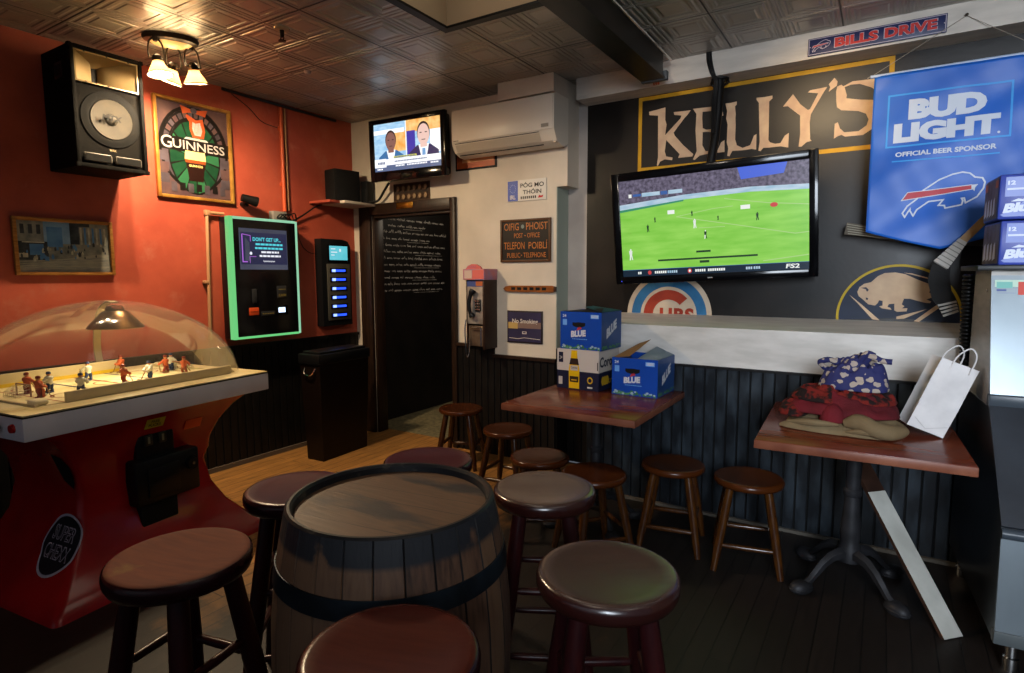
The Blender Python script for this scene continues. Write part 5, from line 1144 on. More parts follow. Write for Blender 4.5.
ob.text('OIFIG', cx-.125, y, 1.845, .055, .135, mat=2).disc(cx-.022, 1.872, .014, .016, y, 3, 12).text('PHOIST', cx+.105, y, 1.845, .055, .19, mat=2)
ob.text('POST', cx-.06, y, 1.785, .036, .08, mat=2).text('·', cx, y, 1.797, .01, mat=2).text('OFFICE', cx+.075, y, 1.785, .036, .11, mat=2)
ob.text('TELEFON', cx-.10, y, 1.698, .055, .19, mat=2).text('POIBLÍ', cx+.115, y, 1.698, .066, .165, mat=2)
ob.text('PUBLIC', cx-.105, y, 1.632, .038, .12, mat=2).text('·', cx-.032, y, 1.645, .01, mat=2).text('TELEPHONE', cx+.085, y, 1.632, .038, .20, mat=2)
tag(ob.build('sign_board', [mat('sign_frame_brown', '#4a2f1a', .45), mat('sign_black', '#171210', .45), mat('sign_gold', '#a8642a', .45), mat('sign_grey', '#6d7a78', .5)]), 'brown framed OIFIG PHOIST post office sign on the white wall', 'sign')
fl = thing('tin_whistle_board', 'long narrow wooden pipe shape with dark lettering hung between two signs', 'wall ornament', (-2.585, WB-.001, 1.388), BACK)
G().prism([(0, 0), (.02, .018), (.06, .024), (.44, .026), (.455, .022), (.455, -.022), (.44, -.026), (.06, -.024), (.02, -.018)], -.025, 0).build('body', mat('warm_wood', '#8a5124', .35, c2='#6b3a18', ns=8, st=(1, 9, 9)), fl)
g = G()
for k in range(6): g.rect(.075+.056*k, .112+.056*k, -.010, .012, -.0256)
g.build('lettering', BLK_MATTE, fl)
G().box(.455, .475, -.03, -.004, -.02, .02, bev=.006).build('end_cap', mat('dark_cap', '#3a2115', .4), fl)
ns = G(); x0, x1, z0, z1 = -2.558, -2.234, .956, 1.214; cx = (x0+x1)/2; y = WB-.0128
ns.box(x0, x1, WB-.012, WB-.001, z0, z1, 0, bev=.002).rect(x0+.012, x1-.012, z0+.012, z1-.012, y+.0002, 1).rect(x0+.012, x1-.012, 1.075, 1.125, y, 2).rect(x0+.012, x0+.10, 1.07, 1.12, y-.0003, 3)
ns.text('No Smoking', cx+.005, y-.0006, 1.105, .045, .235, bold=.02, mat=4).rect(cx-.02, cx+.02, 1.03, 1.05, y-.0006, 4).rect(cx-.013, cx+.013, 1.036, 1.045, y-.0009, 1).line([(x0+.02, .995), (x0+.1, .99), (cx, 1.0), (x1-.02, .992)], .004, y-.0006, 4)
tag(ns.build('sign', [mat('sign_dark_edge', '#221a1e', .5), mat('sign_navy', '#26223a', .5, c2='#2f2a48', ns=6), mat('sign_dusk', '#6f5a52', .5), mat('sign_dusk_gold', '#a88a50', .5), mat('sign_pale', '#bdb3a8', .5)]), 'navy No Smoking sign at the bottom of the white wall', 'sign')

# payphone
ph = thing('payphone', 'old silver payphone in a brown booth with a pink header, right of the doorway', 'payphone', (-2.86, WB-.001, .905), BACK)
pw, pz, pd = .20, .64, .185
BRN = mat('booth_brown', '#2a1a13', .45)
G().box(pw-.018, pw, -pd, 0, 0, .553, bev=.004).box(0, .014, -pd+.03, 0, 0, .553, bev=.004).box(.014, pw-.018, -.04, 0, 0, .553).build('booth_shell', BRN, ph)
g = G().box(-.005, pw+.005, -pd-.005, 0, .553, .64, bev=.006)
g.prism([(.02, .64), (.04, .662), (.08, .678), (.12, .676), (.155, .662), (.175, .64)], -pd+.0, -pd+.02, 1).rect(.09, pw, .562, .632, -pd-.0056, 1).rect(.012, .085, .565, .629, -pd-.0058, 2)
for k in range(5): g.line([(.03+.02*k, .645), (.05+.018*k, .668)], .003, -pd-.0004, 3)
g.build('header_sign', [mat('header_pink', '#b0696a', .45, c2='#8f6f8a', ns=14), mat('header_rose', '#c0605a', .45), mat('header_pale', '#b8a298', .45), mat('header_violet', '#6a5a8c', .45)], ph)
PS = mat('worn_phone_steel', '#a79f97', .42, .45, c2='#857b73', ns=10)
g = G().box(.018, pw-.022, -pd+.02, -.05, .20, .55, bev=.006); g.build('phone_body', PS, ph)
g = G().rect(.02, pw-.024, .50, .547, -pd+.0194, 0).rect(.105, pw-.03, .505, .543, -pd+.019, 1); g.build('top_card', [mat('card_blue', '#3d4a7d', .4), mat('card_orange', '#a65a35', .4)], ph)
g = G().tube(bez([(.085, -pd-.0, .26), (.070, -pd-.015, .30), (.065, -pd-.02, .365), (.075, -pd-.015, .43), (.095, -pd-.0, .475)], 6), .018, 12, rs=[.026, .026, .024, .02, .016, .015]+[.015]*13+[.018, .022, .025, .026, .026, .026]); g.build('handset', BLK_PLAST, ph)
g = G().box(.10, .155, -pd+.008, -pd+.021, .30, .40, bev=.004)
for i in range(4):
    for j in range(3): g.box(.106+.016*j, .118+.016*j, -pd+.004, -pd+.009, .31+.022*i, .325+.022*i, 1, bev=.002)
g.build('keypad', [BLK_PLAST, CHROME], ph)
g = G().box(.022, pw-.026, -pd+.03, -.06, .02, .185, bev=.008); g.build('coin_vault', mat('vault_brown', '#4a382d', .4, .4, c2='#6a5a4b', ns=10), ph)
g = G().tube(bez([(.02, -pd-.002, .235), (.022, -pd-.02, .15), (.03, -pd-.02, .02), (.032, -pd-.01, -.07), (.04, -pd+.01, -.03), (.035, -pd+.018, .08)], 6), .005, 8); g.build('handset_cord', CHROME, ph)
g = G().tube([(.06, -pd+.016, .178), (.06, -pd+.0, .172), (.165, -pd+.0, .172), (.165, -pd+.0, .03)], .005, 6); g.build('steel_edge', CHROME, ph)

# ================================================================== OVER THE MURAL: bar sign, banner, hockey sticks
bs = G().at((-.452, WB-.001, 2.769), (0, 0, 0)); 
bs.box(0, .662, -.012, 0, 0, .097, 0, bev=.002).frame(.004, .658, .004, .093, .004, -.0126, 1)
bs.text('BILLS', .245, -.013, .022, .058, .22, bold=.06, mat=1).text('BILLS', .245, -.0136, .025, .052, .212, bold=.045, mat=2).text('DRIVE', .50, -.013, .022, .058, .245, bold=.06, mat=1).text('DRIVE', .50, -.0136, .025, .052, .237, bold=.045, mat=2)
def buffalo(fn, g, body_w, mw, mr, y):
    P = [fn(p) for p in BODY]; g.line(P, body_w, y, mw, True)
    g.flat([fn(p) for p in STRIPE], y-.0006, mr); g.line([fn(p) for p in STRIPE], body_w*.7, y-.0009, mw, True); g.flat([fn(p) for p in HORN], y-.0012, mw)
buffalo(lambda p: (.07+(p[0]-.24)*.26, .049+(p[1]-1.92)*.26), bs, .0035, 1, 2, -.013)
for x in (.012, .65): bs.disc(x, .048, .003, .003, -.013, 1, 8)
tag(bs.home().build('street_sign', [mat('sign_deep_navy', '#20264c', .4), mat('sign_pale_edge', '#a39aa6', .45), mat('sign_red', '#b3302c', .4)]), 'long narrow BILLS DRIVE street sign on the white beam', 'sign')

bn = thing('banner', 'blue beer sponsor banner hung from a nail on the beam', 'banner', (-.104, 3.935, 2.575), BACK)
def cloth_y(x, z):
    u = x/.70; v = -z/.94
    return -.008*math.sin(3.1*u+2.2*v)-.014*v*math.sin(6.5*u+1.2)*(.3+v)-.006*math.sin(11*v+4*u)-.0035*math.sin(23*v+9*u)-.003*math.sin(17*u-13*v)+.012*v
g = G(); nu, nv = 56, 60; BW = .70
def edge(u): return -.842-.104*(1-abs(2*u-1))**.9
vs = [(BW*i/nu, cloth_y(BW*i/nu, edge(i/nu)*j/nv), edge(i/nu)*j/nv) for j in range(nv+1) for i in range(nu+1)]
g.add(vs, [((j+1)*(nu+1)+i, (j+1)*(nu+1)+i+1, j*(nu+1)+i+1, j*(nu+1)+i) for j in range(nv) for i in range(nu)], 0, True)
cl_ = g.build('cloth', mat('banner_blue', '#1452aa', .42, c2='#175cb8', ns=2, spec=.3, bump=.05, bs=9), bn); sd = cl_.modifiers.new('thick', 'SOLIDIFY'); sd.thickness = .0015; sd.offset = 1
g = G()
def bx(p): return (p[0]+.104, p[1]-2.575)
def on(v): return (v.x, cloth_y(v.x, v.z)+v.y-.0035, v.z)
def dense(pts, k=10, closed=True):
    out = []; n = len(pts)
    for i in range(n if closed else n-1):
        a_, b_ = Vector(pts[i]), Vector(pts[(i+1) % n])
        for q in range(k): out.append(tuple(a_+(b_-a_)*q/k))
    return out if closed else out+[pts[-1]]
LB, LW, LR = mat('banner_cyan', '#3a93d8', .5), mat('banner_white', '#c3c9d4', .5), mat('banner_red', '#b23a44', .5)
h = G(); h.line(dense([bx((-.030, 2.459)), bx((.494, 2.458)), bx((.498, 2.190)), bx((-.030, 2.189))], 14), .009, 0, 0, True)
h.line(dense([bx((.0, 2.108)), bx((.463, 2.109))], 20, False), .007, 0, 0)
h.text('BUD', *[(.104+.230), 0, 2.322-2.575], .106, .335, bold=.07, mat=1).text('LIGHT', .104+.228, 0, 2.207-2.575, .102, .455, bold=.07, mat=1).disc(.104+.452, 2.212-2.575, .006, .006, 0, 1, 10)
h.text('OFFICIAL BEER SPONSOR', .104+.232, 0, 2.132-2.575, .026, .435, bold=.035, mat=1)
P = [bx(p) for p in BODY]; h.line(dense(P, 3), .0075, 0, 1, True)
h.flat(dense([bx(p) for p in STRIPE], 10), -.0006, 2); h.line(dense([bx(p) for p in STRIPE], 10), .004, -.0009, 1, True); h.flat([bx(p) for p in HORN], -.0012, 1)
h.dice(.025)
for v in h.v: v[:] = on(v)
h.build('print', [LB, LW, LR], bn)
g = G().cyl((-.02, .0, .004), (BW+.02, .0, .004), .0085, n=12); g.build('rod', mat('pale_rod', '#a9b6cc', .35), bn)
g = G().tube([(-.01, 0, .01), (.395, .073, .262)], .0016, 6).tube([(BW+.01, 0, .01), (.395, .073, .262)], .0016, 6).tube([(-.02, 0, .006), (-.035, .0, .0)], .003, 6); g.build('string', mat('grey_string', '#8c8274', .8), bn)
tag(G().cyl((.291, WB-.001, 2.838), (.291, WB-.014, 2.838), .004, n=10).cyl((.291, WB-.014, 2.838), (.291, WB-.016, 2.838), .008, n=12).build('nail', BRONZE), 'nail in the white beam holding the banner strings', 'nail')

def hockey_stick(label, pts, blade, taped, y):
    s_ = thing('hockey_stick', label, 'hockey stick', (0, y, 0), 0)
    SH = mat('stick_wood', '#a98752', .45, c2='#8a6a3c', ns=8); TP = mat('grey_stick_tape', '#8c8a86', .7, c2='#5b5954', ns=30, st=(1, 1, 1)); TB = mat('black_stick_tape', '#121212', .75, bump=.3, bs=60)
    return s_, SH, TP, TB
hs, SH, TP, TB = hockey_stick('goalie hockey stick with taped blade beside the hose under the blue banner', 0, 0, 0, 0)
def slab(g, pts, ws, y, t, m_):   # flat bar following pts in the wall plane, each with its own width, thickness t
    L_, R_ = [], []
    P = [Vector(p) for p in pts]
    for i, p in enumerate(P):
        d = (P[min(i+1, len(P)-1)]-P[max(i-1, 0)]).normalized(); n_ = Vector((-d.y, d.x))*ws[i]/2; L_.append(p+n_); R_.append(p-n_)
    g.prism([tuple(p) for p in R_]+[tuple(p) for p in L_[::-1]], y-t/2, y+t/2, m_)
ystk = 3.865
g = G(); slab(g, [(.62, 2.03), (.335, 1.668)], [.034, .038], ystk, .022, 0); g.build('shaft', SH, hs)
g = G()
p0, p1 = Vector((.335, 1.668)), Vector((.245, 1.54)); 
for k in range(7):
    a_, b_ = p0+(p1-p0)*k/7, p0+(p1-p0)*(k+.78)/7; slab(g, [tuple(a_), tuple(b_)], [.042+.005*k, .042+.005*(k+1)], ystk, .025, 0)
slab(g, [tuple(p0), tuple(p1)], [.036, .07], ystk, .022, 1)
g.build('taped_grip', [mat('pale_tape', '#9b9892', .7), mat('grey_tape', '#6a6863', .7)], hs)
g = G(); slab(g, [(.250, 1.545), (.243, 1.47), (.262, 1.38), (.302, 1.315)], [.08, .095, .09, .08], ystk, .02, 0); g.build('blade', TB, hs)
g = G()
for k in range(4): slab(g, [(.285+.006*k, 1.345-.017*k), (.288+.0065*k, 1.335-.017*k)], [.082-.004*k, .082-.004*k], ystk, .024, 0)
g.build('tip_tape', mat('pale_tape', '#9b9892', .7), hs)
hs2 = thing('hockey_stick', 'striped taped hockey stick lying flat against the wall behind the banner', 'hockey stick', (0, 0, 0), 0)
g = G(); slab(g, [(-.21, 1.765), (-.10, 1.745), (.06, 1.70), (.45, 1.66)], [.07, .062, .04, .034], 4.06, .022, 0); g.build('blade', mat('dark_stick_wood', '#4c4438', .55), hs2)
g = G()
for k in range(5): slab(g, [(-.205+.002*k, 1.79-.014*k), (-.05, 1.755-.012*k), (.10, 1.70-.004*k)], [.004, .004, .003], 4.06, .024, 0)
g.build('tape_stripes', mat('pale_tape2', '#8d8877', .7), hs2)
for k, (x, z) in enumerate(((-.06, 1.70), (.2, 1.66))): pass

# ================================================================== BEER BOXES ON THE LEFT TABLE
BBLUE = mat('box_blue', '#0f3a8c', .38, c2='#123f98', ns=4); BBLUE2 = mat('box_blue_side', '#1c3f74', .4, c2='#16335f', ns=5)
BWHT = mat('box_white', '#b9bac2', .5); BGRN = mat('box_hop_green', '#2c5a38', .5, c2='#4a7a55', ns=30); BBLK = mat('box_black', '#0c0c10', .5); BRED = mat('box_red', '#a32c3a', .5); BLTB = mat('box_light_blue', '#5f8fd0', .5)
BLUEM = [BBLUE, BBLUE2, BWHT, BGRN, BBLK, BRED, BLTB, CARD, mat('box_hop_pale', '#8a9fae', .5)]
def blue_box(label, loc, rz, w, d, h, flaps):
    t = thing('beer_box', label, 'box', loc, rz, 'beer boxes on the table')
    g = G(); T = .003
    g.box(0, w, 0, T, 0, h, 0).box(0, w, d-T, d, 0, h, 0).box(0, T, T, d-T, 0, h, 1).box(w-T, w, T, d-T, 0, h, 1).box(T, w-T, T, d-T, 0, T, 7)
    if not flaps: g.box(T, w-T, T, d-T, h-.012, h-.009, 4)
    y = -.0008
    g.text('24', .03, y, h-.035, .018, .026, bold=.03, mat=2).rect(.018, .048, h-.085, h-.048, y, 6).rect(w-.075, w-.018, h-.04, h-.015, y, 6)
    for k in range(3): g.rect(w-.07, w-.024, h-.022-.006*k, h-.019-.006*k, y-.0004, 2)
    g.disc(w*.46, h*.66, .046, .016, y, 4).rect(w*.46-.046, w*.46+.046, h*.66, h*.66+.014, y-.0002, 4)
    g.flat([(w*.40, h*.50), (w*.53, h*.56), (w*.50, h*.62), (w*.44, h*.60)], y, 5)
    g.text('BLUE', w*.45, y-.0004, h*.34, h*.17, w*.36, bold=.06, mat=2, rise=.10)
    for k in range(9): g.rect(w*.30+.012*k, w*.30+.012*k+.009, h*.27, h*.29, y-.0003, 6)
    r_ = random.Random(7)
    for i in range(60):
        a_ = .010+(w-.020)*r_.random(); q = r_.random(); rr = .005+.005*r_.random()
        g.disc(a_, .008+.020*q*r_.random(), rr, rr*.8, y-.0002-.00001*i, 3 if r_.random() < .68 else 8, 8)
    # side print
    X0 = g.X; g.at((w+.0008, 0, 0), (0, 0, PI/2)); g.text('BLUE', d*.5, 0, h*.42, h*.26, d*.5, bold=.06, mat=2, rise=.45)
    
    for i in range(30): g.disc(.012+(d-.024)*r_.random(), .008+.016*r_.random(), .008, .006, -.0002-.00001*i, 3, 8)
    g.home(); g.build('carton', BLUEM, t)
    if flaps == 1:    # one flap thrown up, the others half folded in
        q4 = [(.012, .004, h), (w*.36, .02, h+.008), (w*.68, .12, h+.105), (w*.34, .17, h+.068)]; g = G().add(q4+[(x, y_+.003, z+.003) for x, y_, z in q4], [(0, 1, 2, 3), (7, 6, 5, 4), (0, 4, 5, 1), (1, 5, 6, 2), (2, 6, 7, 3), (3, 7, 4, 0)], 7); g.build('flap', BLUEM, t)
        g = G().add([(w-.002, .01, h), (w-.002, d-.01, h), (w*.62, d-.02, h+.045), (w*.5, .03, h-.01)], [(0, 1, 2, 3)], 0).add([(w-.002, .01, h+.003), (w-.002, d-.01, h+.003), (w*.62, d-.02, h+.048), (w*.5, .03, h-.007)], [(3, 2, 1, 0)], 0); g.build('flap', [mat('flap_grey_blue', '#6d7a8a', .5)], t)
        G().box(.006, w-.006, .004, .05, h-.008, h-.005).build('flap', BLUEM[7], t)
    else:
        g = G().add([(.002, .004, h), (w-.002, .004, h), (w*.82, d*.45, h+.018), (w*.30, d*.45, h-.006)], [(0, 1, 2, 3)], 0).add([(.002, .004, h+.003), (w-.002, .004, h+.003), (w*.82, d*.45, h+.021), (w*.30, d*.45, h-.003)], [(0, 1, 2, 3)], 0); g.build('flap', [BBLK], t)
        g = G().add([(w-.002, .02, h), (w-.002, d-.004, h), (w*.32, d-.01, h+.022), (w*.45, d*.3, h+.024)], [(0, 1, 2, 3)], 0).add([(w-.002, .02, h+.003), (w-.002, d-.004, h+.003), (w*.32, d-.01, h+.025), (w*.45, d*.3, h+.027)], [(0, 1, 2, 3)], 0)
        g.flat([(0, 0)]*0+[(w*.55, 0), (w*.8, 0), (w*.8, .001), (w*.55, .001)], 0, 1); g.build('flap', [mat('flap_teal', '#1c4a55', .45, c2='#2a5c66', ns=8), BLTB], t)
    return t
# the white and navy box underneath
cb = thing('beer_box', 'white over navy beer box with a yellow bottle, under the closed blue box', 'box', (-1.762, 3.352, .7725), R(-3), 'beer boxes on the table')
w, d, h = .297, .29, .254; NV = mat('box_navy', '#181a30', .45); CW = mat('box_cream_white', '#b7aca4', .5); CY = mat('bottle_yellow', '#d0a40f', .4); CG = mat('box_gold', '#b08a20', .45)
g = G().box(0, w, 0, d, 0, h*.46, 1).box(0, w, 0, d, h*.46, h, 0); y = -.0008
bxx = w*.42
g.flat([(bxx-.037, .006), (bxx+.037, .006), (bxx+.038, h*.5), (bxx+.034, h*.60), (bxx+.024, h*.80), (bxx+.020, h*.98), (bxx-.020, h*.98), (bxx-.024, h*.80), (bxx-.034, h*.60), (bxx-.038, h*.5)], y, 2)
g.flat([(bxx-.035, h*.62), (bxx+.035, h*.62), (bxx+.026, h*.78), (bxx-.026, h*.78)], y-.0004, 3); g.rect(bxx-.026, bxx+.026, h*.475, h*.60, y-.0004, 0); g.text('Corona', bxx, y-.0008, h*.52, .016, .046, bold=.01, mat=3)
g.flat([(bxx-.03, h*.18), (bxx+.03, h*.18), (bxx+.032, h*.33), (bxx-.032, h*.33)], y-.0004, 3); g.rect(bxx-.02, bxx+.02, h*.22, h*.25, y-.0008, 5)
g.rect(.012, .045, h*.66, h*.92, y, 1).text('24', .028, y-.0004, h*.74, .022, .02, mat=0).rect(.012, .04, h*.10, h*.30, y, 0).disc(w*.80, h*.26, .02, .022, y, 5).disc(w*.80, h*.26, .012, .013, y-.0003, 1).rect(w*.74, w*.86, h*.06, h*.10, y, 0).rect(w*.965, w*.985, h*.52, h*.72, y, 3)
g.at((w+.0008, 0, 0), (0, 0, PI/2)); g.text('Corona', d*.48, 0, h*.58, h*.26, d*.86, bold=.03, mat=1).text('Extra', d*.5, 0, h*.14, h*.16, d*.5, bold=.02, mat=5)
for k in range(3): g.disc(d*.2+.03*k, h*.24, .022, .03, -.0003-.0001*k, 5, 12)
g.home(); g.build('carton', [CW, NV, CY, mat('print_dark_brown', '#2a1a14', .5), BLTB, CG], cb)
blue_box('closed blue beer box stacked on top of the white and navy one', (-1.745, 3.362, 1.0272), R(-3.5), .292, .28, .238, 0)
blue_box('open blue beer box with a raised cardboard flap, on the table alone', (-1.38, 3.343, .7725), R(-1.5), .288, .30, .226, 1)

# ================================================================== CLOTHES AND BAG ON THE RIGHT TABLE
def heap(cx, cy, rx, ry, zb, hgt, seed, rot=0, pw=2.6, wr=.012, fold=0, nz=7.0, sag=None, n=64):
    """a lump of soft cloth: rounded outline, wrinkled top, flat underside"""
    vs, top = [], []
    K = 22
    for j in range(K+1):
        u = j/K
        for i in range(n):
            t = 2*PI*i/n
            wob = 1+.10*mnoise.noise(Vector((math.cos(t)*1.6+seed, math.sin(t)*1.6, seed)))+.03*mnoise.noise(Vector((math.cos(t)*6+seed, math.sin(t)*6, 0)))
            c_, s_ = math.cos(t), math.sin(t); q = (abs(c_)**pw+abs(s_)**pw)**(-1/pw)*wob
            x, y = rx*c_*q*u, ry*s_*q*u
            e = (1-u**3.2)**.55 if u < 1 else 0
            p = Vector((x*nz+seed*3, y*nz*1.7, seed))
            w = abs(mnoise.noise(p))*2*wr+abs(mnoise.noise(p*2.3))*wr
            fo = fold*math.sin((y*1.0+x*.35)*32+3*mnoise.noise(p*.5)) if fold else 0
            z = e*(hgt*(1-.22*u*u)+w*1.6-wr+fo)+.003
            if sag: z += sag(x, y)*e
            X, Y = x*math.cos(rot)-y*math.sin(rot), x*math.sin(rot)+y*math.cos(rot)
            vs.append((cx+X, cy+Y, zb+z))
    fs = [((j)*n+i, (j+1)*n+i, (j+1)*n+(i+1) % n, j*n+(i+1) % n) for j in range(K) for i in range(n)]
    bot = [(v[0], v[1], zb) for v in vs[-n:]]
    o = len(vs); vs += bot
    fs += [((K)*n+i, o+i, o+(i+1) % n, K*n+(i+1) % n) for i in range(n)]+[tuple(range(o, o+n))[::-1]]
    return G().add(vs, fs, 0, True)
KHAKI = mat('khaki_cloth', '#6f5f45', .85, c2='#625138', ns=5, bump=.2, bs=120, sheen=.0)
kj = thing('jacket', 'folded khaki jacket at the bottom of the clothes heap', 'jacket', (-.125, 3.15, .7765), R(-4))
heap(0, 0, .255, .185, 0, .075, 3.1, 0, 3.2, .020, .007).build('body', KHAKI, kj, weld=True, sub=1)
g = G().tube(bez([(.02, -.165, .055), (.08, -.175, .07), (.14, -.19, .05), (.20, -.165, .04), (.25, -.12, .045)], 6), .03, 12, rs=[.02, .024, .028, .032, .035, .036]+[.036]*12+[.034, .032, .03, .028, .026, .022, .016]); g.build('sleeve', KHAKI, kj)
heap(-.10, -.145, .16, .045, 0, .045, 5.2, R(-6), 2.6, .008, .002).build('hem', KHAKI, kj, weld=True, sub=1)
for pts_ in ([(.02, -.178, .02), (.10, -.20, .035), (.18, -.19, .03), (.235, -.15, .02)], [(-.22, -.15, .03), (-.12, -.185, .045), (.0, -.19, .05)], [(.06, -.15, .075), (.12, -.19, .055), (.15, -.20, .02)]):
    P_ = bez(pts_, 6); G().tube(P_, .012, 8, rs=[.004+.012*math.sin(PI*(i+.5)/len(P_)) for i in range(len(P_))]).build('crease', KHAKI, kj)
REDC = mat('dark_red_cloth', '#5e1019', .85, c2='#430b11', ns=6, bump=.25, bs=140, sheen=.0)
CHECK = mat('red_black_check', '#64160f', .9, c2='#170b0a', ns=26, lo=.44, hi=.54, bump=.25, bs=140, sheen=.0)
rb = thing('blanket', 'dark red blanket crumpled in the middle of the clothes heap', 'blanket', (-.14, 3.155, .852), R(2))
heap(0, .0, .235, .165, 0, .085, 8.3, 0, 2.8, .026, .010, 9).build('folds', REDC, rb, weld=True, sub=1)
heap(.0, .02, .225, .15, .052, .058, 11.7, R(3), 2.8, .026, .013, 10).build('checked_fold', CHECK, rb, weld=True, sub=1)['label'] = 'black and red checked upper fold'
heap(-.20, -.03, .07, .12, -.02, .06, 2.9, 0, 2.4, .012, .004).build('hanging_corner', CHECK, rb, weld=True, sub=1)
heap(-.03, -.135, .055, .055, -.022, .075, 4.4, 0, 2.4, .008, .002).build('fold_bulge', REDC, rb, weld=True, sub=1)
def navy_print():
    m, nt, b = base('navy_cloth_cream_animals'); N, L = nt.nodes, nt.links
    tc = N.new('ShaderNodeTexCoord'); mp = N.new('ShaderNodeMapping'); mp.inputs['Scale'].default_value = (24, 24, 30); L.new(tc.outputs['Object'], mp.inputs['Vector'])
    dn = N.new('ShaderNodeTexNoise'); dn.inputs['Scale'].default_value = 40; L.new(tc.outputs['Object'], dn.inputs['Vector'])
    ad = N.new('ShaderNodeVectorMath'); ad.operation = 'MULTIPLY_ADD'; ad.inputs[1].default_value = (.7, .7, .5); L.new(dn.outputs['Color'], ad.inputs[0]); L.new(mp.outputs['Vector'], ad.inputs[2])
    vo = N.new('ShaderNodeTexVoronoi'); vo.inputs['Scale'].default_value = 1.0; vo.inputs['Randomness'].default_value = .7; L.new(ad.outputs[0], vo.inputs['Vector'])
    th = N.new('ShaderNodeMath'); th.operation = 'LESS_THAN'; th.inputs[1].default_value = .40; L.new(vo.outputs['Distance'], th.inputs[0])
    mx = N.new('ShaderNodeMix'); mx.data_type = 'RGBA'; mx.inputs[6].default_value = lin('#10154a'); mx.inputs[7].default_value = lin('#94867a'); L.new(th.outputs[0], mx.inputs[0]); L.new(mx.outputs[2], b.inputs['Base Color'])
    b.inputs['Roughness'].default_value = .8
    return m
NAVYC = navy_print()
nb = thing('fabric_bundle', 'navy cloth bundle printed with cream animals on top of the heap', 'cloth bundle', (-.10, 3.19, .957), R(0))
heap(0, 0, .145, .09, 0, .125, 6.6, 0, 3.2, .030, .008, 11).build('bundle', NAVYC, nb, weld=True, sub=1)
g = G().tube(bez([(.04, -.02, .125), (.07, -.03, .160), (.11, -.03, .145), (.15, -.03, .142)], 6), .014, 8).tube(bez([(.02, -.02, .13), (.05, -.03, .175), (.08, -.02, .165)], 5), .013, 8); g.build('tie', NAVYC, nb)
g = G().tube(bez([(-.12, 0, .09), (-.14, -.02, .12), (-.10, -.03, .135), (-.07, -.02, .12)], 5), .014, 8); g.build('tie', NAVYC, nb)

PAPER = mat('white_kraft_paper', '#c6c2c0', .75, c2='#b5b1b0', ns=9, bump=.3, bs=14)
pb = thing('paper_bag', 'white paper carrier bag leaning to the right beside the clothes heap', 'bag', (.255, 3.15, .778), (0, R(21), R(16)))
w, d, h = .152, .11, .325; g = G(); T = .0012
N1 = 7
def bagpt(u, v, s):  # front face slightly creased
    return (-w+w*u, -.004*math.sin(PI*u)*math.sin(PI*v)-.003*math.sin(5*u+7*v), h*v)
vs = [bagpt(i/N1, j/10, 0) for j in range(11) for i in range(N1+1)]
g.add(vs, [(j*(N1+1)+i, j*(N1+1)+i+1, (j+1)*(N1+1)+i+1, (j+1)*(N1+1)+i) for j in range(10) for i in range(N1)], 0, False)
vs2 = [(v[0], v[1]+.0015, v[2]) for v in vs]; g.add(vs2, [(j*(N1+1)+i, (j+1)*(N1+1)+i, (j+1)*(N1+1)+i+1, j*(N1+1)+i+1) for j in range(10) for i in range(N1)])
for x, sg in ((-w, 1), (0, -1)):    # gusseted sides, folded inwards
    g.add([(x, 0, 0), (x+sg*.012, d/2, .0), (x, d, 0), (x, 0, h), (x+sg*.028, d/2, h), (x, d, h)], [(1, 0, 3, 4), (2, 1, 4, 5)] if sg > 0 else [(0, 1, 4, 3), (1, 2, 5, 4)])
g.box(-w, 0, d-.0015, d, 0, h).box(-w, 0, .001, d-.001, 0, .002)
g.line([(-w+.01, .045), (-w*.55, .012), (-.01, .05)], .002, -.0085, 1)
g.build('sack', [PAPER, mat('paper_crease', '#a5a19f', .8)], pb)
for y in (-.005, d+.004):
    g = G().tube(bez([(-w*.70, y, h-.03), (-w*.68, y-.004, h+.03), (-w*.48, y-.008, h+.075), (-w*.24, y-.004, h+.045), (-w*.20, y, h-.03)], 6), .0032, 8); g.build('handle', PAPER, pb)

# ================================================================== ICE MACHINE, HOSE, BEER PACKS
ice = thing('ice_machine', 'stainless steel ice machine with black sloping door at the right edge', 'ice machine', (.413, 2.70, 0), R(4.1))
SIDE_BLK = mat('black_bin_side', '#0f0f10', .3, c2='#171718', ns=5)
iw = .76
z0, z1, z2, z3 = .14, .565, .955, 1.51        # foot of bin, top of steel front, top of sloping door, top
yb, yd, yh0, yh1 = .0, .03, .355, .50         # front depths up the machine
prof = [(yb, z0), (yd-.005, z1), (yh0, z2), (.91, z2), (.91, z0)]
g = G(); vs = [(0, y_, z) for y_, z in prof]+[(iw, y_, z) for y_, z in prof]; n = len(prof)
g.add(vs, [(i, (i+1) % n, n+(i+1) % n, n+i)[::-1] for i in range(n)]); g.add(vs, [tuple(range(n)), tuple(range(n, 2*n))[::-1]])
g.build('bin_body', SIDE_BLK, ice)
g = G().hexa([(.0, yb-.012, z0+.045), (iw, yb-.012, z0+.045), (iw, yb+.01, z0+.045), (0, yb+.01, z0+.045), (0, yd-.02, z1-.03), (iw, yd-.02, z1-.03), (iw, yd, z1-.03), (0, yd, z1-.03)]); g.build('lower_front', STEEL, ice)
G().box(-.004, iw, yb-.018, yb+.02, z0-.005, z0+.045, bev=.006).build('bottom_trim', mat('grey_rubber_trim', '#4a5052', .45), ice)
g = G().tube([(0, yd-.015, z1-.015), (iw, yd-.015, z1-.015)], .02, 14); g.build('door_lip', mat('dark_blue_grey_plastic', '#343b42', .3), ice)
dv = Vector((0, yh0-yd, z2-z1)); dn = Vector((0, -dv.z, dv.y)).normalized()
p0 = Vector((0, yd, z1)); q0 = Vector((0, yh0, z2))
g = G(); c4 = [p0+dn*.0, p0+Vector((iw, 0, 0)), q0+Vector((iw, 0, 0)), q0]
